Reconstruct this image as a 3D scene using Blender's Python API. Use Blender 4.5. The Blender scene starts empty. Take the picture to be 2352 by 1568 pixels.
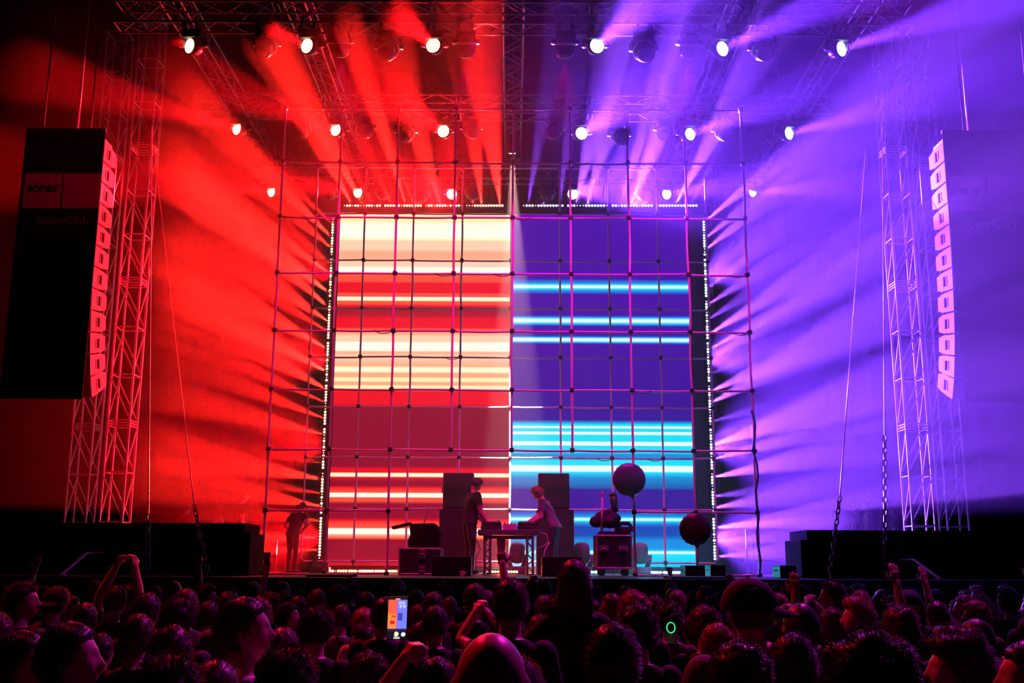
import bpy, bmesh, math, random
from mathutils import Vector, Matrix, noise

random.seed(11)
scn = bpy.context.scene
COL = scn.collection

# ------------------------------------------------------------------ camera
F_PX, PITCH, ROLL = 2450.0, math.radians(11.73), math.radians(0.27)
CAM = Vector((0.0, 0.0, 1.93))
R_CAM = Matrix.Rotation(math.radians(90) + PITCH, 3, 'X') @ Matrix.Rotation(ROLL, 3, 'Z')
cam_data = bpy.data.cameras.new('camera')
cam_data.sensor_width = 36.0
cam_data.lens = F_PX / 2352.0 * 36.0
cam_data.clip_end = 200.0
cam = bpy.data.objects.new('camera', cam_data)
cam.matrix_world = Matrix.Translation(CAM) @ R_CAM.to_4x4()
COL.objects.link(cam)
scn.camera = cam

# ------------------------------------------------------------------ a dark hall: no light but its lamps and screens
world = bpy.data.worlds.new('dark_hall')
scn.world = world
world.use_nodes = True
wn = world.node_tree
w_bg = wn.nodes['Background']
w_bg.inputs['Color'].default_value = (0, 0, 0, 1)
w_bg.inputs['Strength'].default_value = 0.0
HAZE = 0.012

# ------------------------------------------------------------------ exposure and light transport
vs = scn.view_settings
scn.display_settings.display_device = 'sRGB'
vs.view_transform = 'Standard'
vs.look = 'None'
vs.exposure = 0.0
vs.gamma = 1.0
vs.use_curve_mapping = False
cy = scn.cycles
cy.max_bounces = 2
cy.diffuse_bounces = 1
cy.glossy_bounces = 2
cy.transmission_bounces = 3
cy.transparent_max_bounces = 6
cy.volume_bounces = 0
cy.caustics_reflective = False
cy.caustics_refractive = False
cy.sample_clamp_indirect = 3.0
cy.use_denoising = True
cy.use_adaptive_sampling = True
cy.adaptive_threshold = 0.22
cy.adaptive_min_samples = 16

# spot builder, then unseen spots added to lift the banners and the crowd
def aim(obj, target):
    d = Vector(target) - obj.location
    obj.rotation_euler = d.to_track_quat('-Z', 'Y').to_euler()

def spot(name, loc, target, power, color, cone, blend=0.3, radius=0.05, parent=None):
    l = bpy.data.lights.new(name, 'SPOT')
    l.energy = power
    l.color = color
    l.spot_size = math.radians(cone)
    l.spot_blend = blend
    l.shadow_soft_size = radius
    o = bpy.data.objects.new(name, l)
    o.location = loc
    aim(o, target)
    COL.objects.link(o)
    if parent is not None:
        o.parent = parent
        o.matrix_parent_inverse = parent.matrix_basis.inverted()
    return o

for x, t, c in ((-2.0, (-6.0, 15.2, 8.2), (1.0, .0, .03)), (2.6, (6.6, 15.2, 8.2), (.45, .02, 1.0))):
    spot('added_banner_spot', (x, 10.5, 10.8), t, 900, c, 26, 0.8, 0.1)  # unseen spots added in front so the scrim banners show
for x, c in ((-4.5, (1.0, .004, .03)), (4.5, (.85, .01, .6))):
    spot('added_crowd_spot', (x, 12.0, 10.5), (x * 0.4, 5.5, 1.6), 4200, c, 62, 0.7, 0.15)  # unseen spots added overhead to put a rim on the crowd's heads

# ------------------------------------------------------------------ helpers
STAGE = 1.73

def P(px, py, Y):
    """the point of the vertical plane y = Y that stands at a pixel of the 2352 x 1568 photograph"""
    r = R_CAM @ Vector(((px - 1176.0) / F_PX, (784.0 - py) / F_PX, -1.0))
    return CAM + r * (Y / r.y)

def scale_at(Y, z):
    """pixels per metre of a thing at distance Y and height z"""
    return F_PX / (Y * math.cos(PITCH) + (z - CAM.z) * math.sin(PITCH))

def tag(o, label=None, cat=None, group=None, kind=None):
    if label: o['label'] = label
    if cat: o['category'] = cat
    if group: o['group'] = group
    if kind: o['kind'] = kind
    return o

def empty(name, loc=(0, 0, 0), label=None, cat=None, group=None, rz=0.0):
    o = bpy.data.objects.new(name, None)
    o.empty_display_size = 0.1
    o.location = loc
    o.rotation_euler = (0, 0, rz)
    COL.objects.link(o)
    return tag(o, label, cat, group)

def put(name, mesh, parent=None, mat=None, matrix=None):
    """link a mesh as an object; matrix is in the parent's own space"""
    o = bpy.data.objects.new(name, mesh)
    COL.objects.link(o)
    if parent is not None:
        o.parent = parent
    if matrix is not None:
        o.matrix_local = matrix
    if mat is not None:
        if not mesh.materials:
            mesh.materials.append(mat)
        elif mesh.materials[0] is not mat:
            o.material_slots[0].link = 'OBJECT'
            o.material_slots[0].material = mat
    return o

def copy_tree(o, parent=None):
    c = o.copy()
    COL.objects.link(c)
    if parent is not None:
        c.parent = parent
    for ch in o.children:
        copy_tree(ch, c)
    return c

class MB:
    """collects shapes that become ONE mesh"""
    def __init__(s):
        s.v, s.f, s.m, s.mi = [], [], [], 0
    def add(s, vs, fs):
        n = len(s.v)
        s.v += [tuple(v) for v in vs]
        s.f += [tuple(i + n for i in f) for f in fs]
        s.m += [s.mi] * len(fs)
        return s
    def box(s, c, d, rot=None, taper=1.0):
        x, y, z = d[0] / 2, d[1] / 2, d[2] / 2
        vs = [Vector((sx * x * (taper if sz > 0 else 1), sy * y * (taper if sz > 0 else 1), sz * z)) for sz in (-1, 1) for sy in (-1, 1) for sx in (-1, 1)]
        if rot is not None:
            vs = [rot @ v for v in vs]
        c = Vector(c)
        return s.add([v + c for v in vs], [(0, 2, 3, 1), (4, 5, 7, 6), (0, 1, 5, 4), (2, 6, 7, 3), (0, 4, 6, 2), (1, 3, 7, 5)])
    def rbox(s, c, d, b=0.02, rot=None):
        """box with chamfered edges"""
        bm = bmesh.new()
        bmesh.ops.create_cube(bm, size=1.0)
        for v in bm.verts:
            v.co = Vector((v.co.x * d[0], v.co.y * d[1], v.co.z * d[2]))
        bmesh.ops.bevel(bm, geom=bm.edges[:], offset=b, segments=2, profile=0.6, affect='EDGES')
        c = Vector(c)
        vs = [((rot @ v.co) if rot is not None else v.co.copy()) + c for v in bm.verts]
        bm.verts.index_update()
        fs = [tuple(v.index for v in f.verts) for f in bm.faces]
        bm.free()
        return s.add(vs, fs)
    def tube(s, pts, r, n=8, cap=True):
        pts = [Vector(p) for p in pts]
        rs = r if isinstance(r, (list, tuple)) else [r] * len(pts)
        up = None
        rings = []
        for i, p in enumerate(pts):
            t = (pts[min(i + 1, len(pts) - 1)] - pts[max(i - 1, 0)])
            t = t.normalized() if t.length > 1e-9 else Vector((0, 0, 1))
            if up is None:
                up = Vector((0, 0, 1)) if abs(t.z) < 0.9 else Vector((1, 0, 0))
            a = t.cross(up)
            a = a.normalized() if a.length > 1e-6 else t.orthogonal().normalized()
            b = a.cross(t).normalized()
            up = b
            rings.append([p + (a * math.cos(2 * math.pi * k / n) + b * math.sin(2 * math.pi * k / n)) * rs[i] for k in range(n)])
        vs = [v for rg in rings for v in rg]
        fs = []
        for i in range(len(pts) - 1):
            for k in range(n):
                k2 = (k + 1) % n
                fs.append((i * n + k, i * n + k2, (i + 1) * n + k2, (i + 1) * n + k))
        if cap:
            fs.append(tuple(range(n - 1, -1, -1)))
            fs.append(tuple((len(pts) - 1) * n + k for k in range(n)))
        return s.add(vs, fs)
    def lathe(s, prof, n=16, mat=None):
        """profile (r, z) turned about z; mat is a 4x4 that places it"""
        vs, fs = [], []
        for r, z in prof:
            for k in range(n):
                a = 2 * math.pi * k / n
                v = Vector((r * math.cos(a), r * math.sin(a), z))
                vs.append(mat @ v if mat is not None else v)
        for i in range(len(prof) - 1):
            for k in range(n):
                k2 = (k + 1) % n
                fs.append((i * n + k, i * n + k2, (i + 1) * n + k2, (i + 1) * n + k))
        fs.append(tuple(range(n - 1, -1, -1)))
        fs.append(tuple((len(prof) - 1) * n + k for k in range(n)))
        return s.add(vs, fs)
    def ball(s, c, r, nu=14, nv=9, sq=(1, 1, 1), rot=None):
        c = Vector(c)
        vs, fs = [], []
        for j in range(nv + 1):
            t = math.pi * j / nv
            for i in range(nu):
                a = 2 * math.pi * i / nu
                v = Vector((r * math.sin(t) * math.cos(a) * sq[0], r * math.sin(t) * math.sin(a) * sq[1], r * math.cos(t) * sq[2]))
                vs.append((rot @ v if rot is not None else v) + c)
        for j in range(nv):
            for i in range(nu):
                i2 = (i + 1) % nu
                fs.append((j * nu + i, (j + 1) * nu + i, (j + 1) * nu + i2, j * nu + i2))
        return s.add(vs, fs)
    def prism(s, outline, y0, y1):
        """outline of (x, z) pushed along y"""
        n = len(outline)
        vs = [Vector((x, y0, z)) for x, z in outline] + [Vector((x, y1, z)) for x, z in outline]
        fs = [tuple(range(n)), tuple(range(2 * n - 1, n - 1, -1))]
        fs += [(k, n + k, n + (k + 1) % n, (k + 1) % n) for k in range(n)]
        return s.add(vs, fs)
    def mesh(s, name, mats=(), smooth=False):
        me = bpy.data.meshes.new(name)
        me.from_pydata(s.v, [], s.f)
        bm = bmesh.new()
        bm.from_mesh(me)
        bmesh.ops.recalc_face_normals(bm, faces=bm.faces)
        bm.to_mesh(me)
        bm.free()
        for m in mats:
            me.materials.append(m)
        if len(mats) > 1:
            me.polygons.foreach_set('material_index', s.m)
        if smooth:
            me.polygons.foreach_set('use_smooth', [True] * len(me.polygons))
        me.update()
        return me
    def build(s, name, mat, parent=None, smooth=False, matrix=None):
        mats = mat if isinstance(mat, (list, tuple)) else (mat,)
        return put(name, s.mesh(name, mats, smooth), parent, None, matrix)

# ------------------------------------------------------------------ materials
def material(name, color, rough=0.6, metal=0.0, noise_scale=0.0, noise_amt=0.3, bump=0.0, emit=None, strength=0.0, spec=0.5):
    m = bpy.data.materials.new(name)
    m.use_nodes = True
    nt = m.node_tree
    b = nt.nodes['Principled BSDF']
    b.inputs['Base Color'].default_value = (*color, 1)
    b.inputs['Roughness'].default_value = rough
    b.inputs['Metallic'].default_value = metal
    b.inputs['Specular IOR Level'].default_value = spec
    if noise_scale:
        tc = nt.nodes.new('ShaderNodeTexCoord')
        nz = nt.nodes.new('ShaderNodeTexNoise')
        nz.inputs['Scale'].default_value = noise_scale
        nz.inputs['Detail'].default_value = 4
        nt.links.new(tc.outputs['Object'], nz.inputs['Vector'])
        mx = nt.nodes.new('ShaderNodeMix')
        mx.data_type = 'RGBA'
        mx.inputs[6].default_value = (*[c * (1 - noise_amt) for c in color], 1)
        mx.inputs[7].default_value = (*[min(1, c * (1 + noise_amt)) for c in color], 1)
        nt.links.new(nz.outputs[0], mx.inputs[0])
        nt.links.new(mx.outputs[2], b.inputs['Base Color'])
        if bump:
            bp = nt.nodes.new('ShaderNodeBump')
            bp.inputs['Strength'].default_value = bump
            bp.inputs['Distance'].default_value = 0.02
            nt.links.new(nz.outputs[0], bp.inputs['Height'])
            nt.links.new(bp.outputs[0], b.inputs['Normal'])
    if emit:
        b.inputs['Emission Color'].default_value = (*emit, 1)
        b.inputs['Emission Strength'].default_value = strength
        m.cycles.emission_sampling = 'NONE'   # small lenses: their light comes from the lamp inside
    return m

M = {}
M['drape'] = material('black_drape', (0.0045, 0.0045, 0.005), 0.95, noise_scale=3, spec=0.1)
M['stage'] = material('stage_deck', (0.045, 0.043, 0.045), 0.45, noise_scale=6, bump=0.1)
M['ground'] = material('dark_floor', (0.02, 0.02, 0.02), 0.8, noise_scale=2, bump=0.2)
M['alu'] = material('aluminium_tube', (0.75, 0.75, 0.78), 0.35, metal=0.55, noise_scale=30, noise_amt=0.12)
M['alu_dark'] = material('dull_truss_tube', (0.22, 0.22, 0.23), 0.4, metal=0.5, noise_scale=30, noise_amt=0.2)
M['tube'] = material('painted_tube', (0.80, 0.78, 0.80), 0.4, metal=0.1, noise_scale=18, noise_amt=0.15)
M['clamp'] = material('black_clamp', (0.015, 0.015, 0.017), 0.5)
M['black'] = material('black_metal', (0.018, 0.018, 0.02), 0.45, noise_scale=14)
M['gloss'] = material('gloss_black_housing', (0.025, 0.025, 0.028), 0.22)
M['cable'] = material('black_cable', (0.01, 0.01, 0.01), 0.6)
M['white_plastic'] = material('white_plastic', (0.75, 0.74, 0.72), 0.4)
M['steel'] = material('steel', (0.55, 0.55, 0.58), 0.3, metal=0.9)

# one unit tube (radius 1, length 1 along z), shared by every straight pole
_b = MB(); _b.tube([(0, 0, 0), (0, 0, 1)], 1.0, 8)
UNIT = _b.mesh('straight_tube', (M['alu'],), True)
def bent(seed):
    rnd = random.Random(seed)
    a, ph = rnd.uniform(0.2, 0.7), rnd.uniform(0, 6.28)
    b = MB()
    vs = [(a * math.sin(math.pi * t / 4) * math.cos(ph) + math.cos(math.pi * k / 4), a * math.sin(math.pi * t / 4) * math.sin(ph) + math.sin(math.pi * k / 4), t / 4) for t in range(5) for k in range(8)]
    fs = [(t * 8 + k, t * 8 + (k + 1) % 8, t * 8 + 8 + (k + 1) % 8, t * 8 + 8 + k) for t in range(4) for k in range(8)]
    b.add(vs, fs + [tuple(range(7, -1, -1)), tuple(range(32, 40))])
    return b.mesh('bent_tube', (M['tube'],), True)
BENT = [bent(k) for k in range(6)]

def pole(name, a, b, r, parent=None, mat=None, mesh=None, org=Vector((0, 0, 0))):
    a, b = Vector(a) - org, Vector(b) - org
    d = b - a
    q = d.to_track_quat('Z', 'Y').to_matrix().to_4x4()
    mtx = Matrix.Translation(a) @ q @ Matrix.Diagonal((r, r, d.length, 1))
    return put(name, mesh or UNIT, parent, mat, mtx)
# ================================================================== the setting
def struct(name, mb, mat, label=None, parent=None):
    o = mb.build(name, mat, parent)
    o['kind'] = 'structure'
    if label: o['label'] = label
    return o

BACK_Y = 27.0
b = MB(); b.box((0, 8, -0.05), (60, 50, 0.1))
struct('floor', b, M['ground'], 'dark hall floor under the audience')
b = MB(); b.box((0, 21.0, STAGE - 0.06), (27.6, 13.0, 0.12))
struct('floor_stage', b, M['stage'], 'dark stage deck under the performers')
b = MB()
for k in range(28):
    b.box((-13.1 + k * 0.97, 14.56, (STAGE - 0.12) / 2), (0.95, 0.05, STAGE - 0.12))
struct('wall_stage_front', b, M['drape'], 'black skirt along the front of the stage')

def drape(name, x0, x1, y, z0, z1, label, amp=0.10, pitch=0.34):
    b = MB()
    n = max(2, int(abs(x1 - x0) / pitch * 6))
    vs, fs = [], []
    for i in range(n + 1):
        x = x0 + (x1 - x0) * i / n
        yy = y + amp * math.sin(2 * math.pi * (x - x0) / pitch) * (0.7 + 0.3 * math.sin(x * 1.7))
        vs += [(x, yy, z0), (x, yy, z1)]
    for i in range(n):
        fs.append((2 * i, 2 * i + 2, 2 * i + 3, 2 * i + 1))
    b.add(vs, fs)
    o = struct(name, b, M['drape'], label)
    sm = o.modifiers.new('cloth_thickness', 'SOLIDIFY'); sm.thickness = 0.02
    return o
drape('wall_back', -14, 14, BACK_Y, 0, 15, 'black drape hanging across the back of the stage', 0.035, 0.6)
b = MB(); b.box((-14.2, 12, 7.5), (0.3, 42, 15.4))
struct('wall_left', b, M['drape'], 'dark side wall of the hall')
b = MB(); b.box((14.2, 12, 7.5), (0.3, 42, 15.4))
struct('wall_right', b, M['drape'], 'dark side wall of the hall')
b = MB(); b.box((0, 12, 15.2), (28.6, 42, 0.3))
struct('ceiling', b, M['drape'], 'dark ceiling above the lighting trusses')

# ------------------------------------------------------------------ trusses
def truss(name, a, b, w, step, label, cat, group=None, r=0.024, rb=0.013, every=4, ladder=0, mat=None, hangers=()):
    """box truss from a to b: four chords, zigzag braces on four faces, square frames at section joints"""
    a, b = Vector(a), Vector(b)
    L = (b - a).length
    e = empty(name, a, label, cat, group)
    t = (b - a).normalized()
    u = Vector((1, 0, 0)) if abs(t.x) < 0.9 else Vector((0, 1, 0))
    u = (u - t * u.dot(t)).normalized()
    v = t.cross(u).normalized()
    h = w / 2
    cor = [(-h, -h), (h, -h), (h, h), (-h, h)]
    at = lambda k, s: t * s + u * cor[k % 4][0] + v * cor[k % 4][1]
    for k in range(4):
        pole('chord', at(k, 0), at(k, L), r, e, mat)
    n = max(2, int(round(L / step)))
    for k in range(4):
        for i in range(n):
            s0, s1 = L * i / n, L * (i + 1) / n
            if ladder:
                g = ladder if k % 2 == 0 else -ladder
                p, q = (k, k + 1) if g * (1 if k < 2 else -1) > 0 else (k + 1, k)
                pole('brace', at(p, s1 - 0.06), at(q, s0 + 0.06), rb, e, mat)
                pole('brace', at(k, s0), at(k + 1, s0), rb, e, mat)
            elif i % 2 == 0:
                pole('brace', at(k, s0 + 0.03), at(k + 1, s1 - 0.03), rb, e, mat)
            else:
                pole('brace', at(k + 1, s0 + 0.03), at(k, s1 - 0.03), rb, e, mat)
        for i in range(0, n + 1, every):
            s = min(max(L * i / n, 0.02), L - 0.02)
            for ds in ((-0.045, 0.045) if 0 < i < n else (0,)):
                pole('cross_bar', at(k, s + ds), at(k + 1, s + ds), rb, e, mat)
    for hx, h0, h1 in hangers:
        pole('hanger', at(0, hx) + u * h + v * h + Vector((0, 0, h0)), at(0, hx) + u * h + v * h + Vector((0, 0, h1)), 0.012, e, M['alu_dark'])
    return e

# towers that carry the loudspeakers, inner pair bright beside the stage, outer pair behind the hanging arrays
TW = 0.38
pL = P(262, 1210, 18.5); pR = P(2114, 1215, 18.5)
truss('truss_tower', (pL.x, 18.5, STAGE), (pL.x, 18.5, 13.6), TW, 0.86, 'tall red lit aluminium truss tower beside the loudspeaker array on the red side', 'truss tower', 'inner truss towers', every=3, ladder=1)
truss('truss_tower', (pR.x, 18.5, STAGE), (pR.x, 18.5, 13.6), TW, 0.86, 'tall violet lit aluminium truss tower beside the loudspeaker array on the violet side', 'truss tower', 'inner truss towers', every=3, ladder=-1)
qL = P(183, 1180, 19.6); qR = P(2190, 1185, 19.6)
truss('truss_tower', (qL.x, 19.6, STAGE), (qL.x, 19.6, 12.2), TW, 0.86, 'dim outer truss tower seen below the hanging array on the red side', 'truss tower', 'outer truss towers', every=3, ladder=1)
truss('truss_tower', (qR.x, 19.6, STAGE), (qR.x, 19.6, 12.2), TW, 0.86, 'dim outer truss tower seen below the hanging array on the violet side', 'truss tower', 'outer truss towers', every=3, ladder=-1)

# lighting trusses across the stage and roof trusses that run front to back
TR = []
ROOF_X = (-5.55, -3.55, 0.0, 3.75, 5.75)
zt = P(1176, 42, 15.55).z + 0.55
for k, (Y, px, py, nm) in enumerate(((15.55, 0, 42, 'front'), (18.85, 0, 247, 'middle'), (22.1, 0, 398, 'rear'))):
    z = P(1176, py, Y).z
    hw = (6.3, 6.0, 5.6)[k]
    TR.append((Y, z))
    truss('lighting_truss', (-hw, Y, z), (hw, Y, z), 0.36, 0.42, 'dark lighting truss across the stage, %s of the three rows' % nm, 'truss', 'lighting trusses', 0.022, 0.011, 6, mat=M['alu_dark'], hangers=[(rx + .17 + hw, .17, zt - z - .17) for rx in ROOF_X if abs(rx) < hw])
for x, lab in ((-5.55, 'outermost on the red side'), (-3.55, 'inner one on the red side'), (0.0, 'over the middle of the stage'), (3.75, 'inner one on the violet side'), (5.75, 'outermost on the violet side')):
    truss('roof_truss', (x, 12.5, zt), (x, 23.5, zt), 0.34, 0.46, 'roof truss running front to back, ' + lab, 'truss', 'roof trusses', 0.022, 0.012, 6, mat=M['alu_dark'], hangers=[(q, .15, 15.06 - zt) for q in (2.0, 9.0)])
for sgn, lab in ((-1, 'red'), (1, 'violet')):
    truss('roof_truss', (sgn * 8.3, 11.0, 13.1), (sgn * 7.0, 18.9, 12.2), 0.34, 0.46, 'sloping roof truss meeting the tower top on the %s side' % lab, 'truss', 'roof trusses', 0.022, 0.012, 6, mat=M['alu_dark'], hangers=[(1.0, .1, 2.0)])
# ================================================================== the video wall
SCR_Y = 22.6
YEL, WHT, PEA, SAL, ORA, RED, DRD, BRD = (1.0, .86, .42), (1.0, .96, .80), (1.0, .62, .42), (1.0, .40, .24), (1.0, .075, .04), (.84, .0, .014), (.25, .0, .020), (.50, .0, .018)
LEFT = [(490, SAL), (493, YEL), (500, YEL), (508, YEL), (517, WHT), (547, WHT), (552, YEL), (555, PEA), (573, PEA), (580, SAL), (594, SAL), (604, PEA), (612, PEA), (616, WHT), (625, WHT), (629, SAL), (633, ORA), (647, ORA), (651, RED), (673, RED), (675, ORA), (682, ORA), (684, WHT), (691, YEL), (693, ORA), (698, ORA), (703, RED), (709, DRD), (726, BRD), (733, RED), (753, RED), (757, ORA), (768, SAL), (774, PEA), (785, PEA), (788, WHT), (805, WHT), (810, SAL), (820, PEA), (841, SAL), (845, YEL), (850, WHT), (855, YEL), (858, SAL), (867, SAL), (869, YEL), (876, YEL), (879, SAL), (885, SAL), (887, YEL), (894, YEL), (897, SAL), (899, RED), (928, RED), (938, DRD), (1072, DRD), (1078, RED), (1086, RED), (1088, YEL), (1091, WHT), (1095, YEL), (1097, RED), (1101, BRD), (1108, DRD), (1116, DRD), (1120, RED), (1130, ORA), (1132, ORA), (1134, WHT), (1142, WHT), (1144, ORA), (1150, ORA), (1158, DRD), (1168, DRD), (1190, DRD), (1196, RED), (1206, ORA), (1213, ORA), (1216, WHT), (1227, WHT), (1229, SAL), (1237, ORA), (1241, DRD), (1283, DRD), (1300, BRD)]
VIO, NAV, BLU, AZU, CYA, ICE = (.05, .0, .33), (.03, .0, .28), (.012, .06, .62), (.0, .24, .66), (.0, .72, .90), (.80, .98, 1.0)
RIGHT = [(490, VIO), (640, VIO), (643, BLU), (649, AZU), (653, CYA), (656, ICE), (659, ICE), (662, CYA), (667, AZU), (672, BLU), (675, VIO), (723, VIO), (726, BLU), (730, CYA), (734, ICE), (737, ICE), (741, CYA), (746, BLU), (748, VIO), (769, VIO), (772, BLU), (775, CYA), (777, ICE), (781, ICE), (784, CYA), (787, BLU), (790, VIO), (940, NAV), (964, NAV), (969, AZU), (974, CYA), (977, CYA), (978, ICE), (982, ICE), (983, CYA), (990, CYA), (991, ICE), (996, ICE), (998, CYA), (1012, CYA), (1014, ICE), (1021, ICE), (1023, CYA), (1037, CYA), (1043, AZU), (1051, AZU), (1057, CYA), (1067, CYA), (1069, ICE), (1081, ICE), (1083, CYA), (1096, AZU), (1110, (0, .17, .5)), (1118, (.0, .09, .40)), (1124, NAV), (1168, NAV), (1176, BLU), (1184, AZU), (1188, CYA), (1190, ICE), (1192, ICE), (1195, CYA), (1200, AZU), (1208, (.0, .05, .42)), (1228, (.0, .05, .42)), (1240, AZU), (1258, AZU), (1264, CYA), (1265, ICE), (1268, ICE), (1271, CYA), (1290, (.0, .5, .78)), (1304, (.0, .5, .78))]

def emission_from_attribute(name, strength):
    m = bpy.data.materials.new(name)
    m.use_nodes = True
    nt = m.node_tree
    bs = nt.nodes['Principled BSDF']
    bs.inputs['Base Color'].default_value = (0.012, 0.012, 0.014, 1)
    bs.inputs['Roughness'].default_value = 0.7
    at = nt.nodes.new('ShaderNodeAttribute')
    at.attribute_name = 'picture'
    nt.links.new(at.outputs['Color'], bs.inputs['Emission Color'])
    bs.inputs['Emission Strength'].default_value = strength
    m.cycles.emission_sampling = 'NONE'
    return m
M['video'] = emission_from_attribute('video_wall_picture', 1.14)

def video_half(name, xa, xb, table, parent):
    """flat picture area of the wall, coloured bars from top to bottom, with the wall's own thickness behind"""
    zs = [P(1176, py, SCR_Y).z for py, c in table]
    vs, fs, cs = [], [], []
    for (py, c), z in zip(table, zs):
        vs += [(xa, 0, z), (xb, 0, z)]
        cs += [c, c]
    for i in range(len(table) - 1):
        fs.append((2 * i + 2, 2 * i + 3, 2 * i + 1, 2 * i))
    n = len(vs)
    vs += [(xa, .08, zs[0]), (xb, .08, zs[0]), (xa, .08, zs[-1]), (xb, .08, zs[-1])]
    cs += [(0, 0, 0)] * 4
    fs.append((n, n + 1, n + 3, n + 2))
    me = bpy.data.meshes.new(name)
    me.from_pydata(vs, [], fs)
    at = me.color_attributes.new('picture', 'FLOAT_COLOR', 'POINT')
    for i, c in enumerate(cs):
        at.data[i].color = (*c, 1)
    me.materials.append(M['video'])
    return put(name, me, parent)

xl, xm, xr = P(770, 800, SCR_Y).x, P(1174, 800, SCR_Y).x, P(1587, 800, SCR_Y).x
sl, sr = P(742, 800, SCR_Y).x, P(1644, 800, SCR_Y).x
zb, zt_ = P(1176, 1300, SCR_Y).z, P(1176, 489, SCR_Y).z
wall = empty('video_wall', (0, SCR_Y, 0), 'huge square video wall split into glowing red bars and cyan bars', 'video wall')
video_half('screen_panel', xl, xm - 0.01, LEFT, wall)['label'] = 'red and cream half of the screen'
video_half('screen_panel', xm + 0.01, xr, RIGHT, wall)['label'] = 'violet and cyan half of the screen'
b = MB()
b.box((0.5 * (sl + xl) - 0.01, 0.05, (zb + zt_) / 2), (xl - sl - 0.04, 0.16, zt_ - zb))
b.box((0.5 * (sr + xr) + 0.01, 0.05, (zb + zt_) / 2), (sr - xr - 0.04, 0.16, zt_ - zb))
b.box(((sl + sr) / 2, 0.05, zt_ + 0.13), (sr - sl, 0.16, 0.22))
b.box(((sl + sr) / 2, 0.05, (zb + STAGE) / 2), (sr - sl, 0.16, zb - STAGE))
b.build('frame', M['black'], wall)

# ================================================================== tube lattices in front of the wall
def clampmesh():
    b = MB()
    b.rbox((0, 0, 0), (0.075, 0.085, 0.075), 0.015)
    b.tube([(0, -.05, 0), (0, .05, 0)], 0.014, 6)
    return b.mesh('clamp', (M['clamp'],))
CLAMP = clampmesh()
def lattice(name, Y, z0, cx, label, skip_v, skip_h, cell=1.0, r=0.019, seed=3, tails=(), foot=0):
    rnd = random.Random(seed)
    e = empty(name, (cx, Y, z0), label, 'frame', 'tube lattices around the performers')
    for c in range(9):
        for k in range(8):
            if (c, k) not in skip_v:
                pole('upright_tube', ((c - 4) * cell, rnd.uniform(-.01, .01), k * cell), ((c - 4) * cell, rnd.uniform(-.01, .01), (k + 1) * cell), r, e, None, rnd.choice(BENT))
    for k in range(9):
        for c in range(8):
            if (c, k) not in skip_h:
                pole('cross_tube', ((c - 4) * cell, 0.03, k * cell), ((c - 3) * cell, 0.03, k * cell + rnd.uniform(-.012, .012)), r * 0.92, e, None, rnd.choice(BENT))
    for c in range(9):
        for k in range(9):
            ok = any((c, q) not in skip_v and 0 <= q < 8 for q in (k - 1, k)) or any((q, k) not in skip_h and 0 <= q < 8 for q in (c - 1, c))
            if ok:
                put('clamp', CLAMP, e, None, Matrix.Translation(((c - 4) * cell, 0.01, k * cell)) @ Matrix.Rotation(rnd.uniform(-.5, .5), 4, 'Y'))
    for c in range(9):
        if foot: pole('foot', ((c - 4) * cell, 0, -foot), ((c - 4) * cell, 0, 0.01), r * .8, e, M['clamp'])
    for c, k, s in tails:
        b = MB()
        x, z = (c - 4) * cell, k * cell
        b.tube([(x, -.03, z), (x + s * .08, -.04, z - .05), (x + s * .2, -.04, z - .06), (x + s * .32, -.03, z - .01)], 0.008, 5)
        b.build('loose_cable', M['cable'], e)
    return e
FRONT_Y, REAR_Y = 17.54, 20.91
door_v = {(3, 0), (3, 1), (4, 0), (4, 1), (5, 0), (5, 1)}
door_h = {(c, 0) for c in (2, 3, 4, 5)} | {(c, 1) for c in (2, 3, 4, 5)}
lattice('tube_lattice', FRONT_Y, STAGE + 0.02, 0.0, 'large front lattice of thin pink lit tubes with a doorway over the table', door_v, door_h, seed=5,
        tails=((4, 6, 1), (3, 5, -1), (4, 5, -1), (2, 4, -1), (6, 3, 1), (1, 7, 1), (5, 7, 1), (8, 5, -1), (8, 4, -1)))
lattice('tube_lattice', REAR_Y, STAGE + 0.22, -0.03, 'smaller looking rear lattice of thin tubes close to the video wall', set(), set(), seed=8, foot=.22,
        tails=((3, 4, -1), (6, 2, -1), (7, 2, -1)))

# cable that climbs the outer front upright on the violet side
b = MB()
rc = random.Random(4)
b.tube([(4.0 + 0.03 * math.sin(k * 1.9) + rc.uniform(-.015, .015), FRONT_Y - 0.03, STAGE + 0.05 + k * 0.22) for k in range(13)], 0.018, 6)
tag(b.build('power_cable', M['cable'], None, True), 'thick black cable taped up the outer upright on the violet side', 'cable')

# ================================================================== LED battens round the video wall
def lens_mat(name, col, s):
    return material(name, (0.2, 0.2, 0.2), 0.3, emit=col, strength=s)
M['led_red'] = lens_mat('lit_red_lens', (1.0, .42, .22), 9.0)
M['led_redhot'] = lens_mat('lit_deep_red_lens', (1.0, .20, .10), 7.0)
M['led_violet'] = lens_mat('lit_violet_lens', (.55, .75, 1.0), 8.0)
M['led_cyan'] = lens_mat('lit_cyan_lens', (.25, .85, 1.0), 8.0)
M['led_off'] = material('unlit_lens', (0.25, 0.24, 0.26), 0.2)
def cellmesh(mat):
    b = MB()
    b.lathe([(0.004, -0.010), (0.021, -0.009), (0.025, 0.0), (0.02, 0.010), (0.008, 0.014)], 8, Matrix.Rotation(math.radians(90), 4, 'X'))
    return b.mesh('lens', (mat,), True)
CELL = {k: cellmesh(M[k]) for k in ('led_red', 'led_redhot', 'led_violet', 'led_cyan', 'led_off')}

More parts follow.
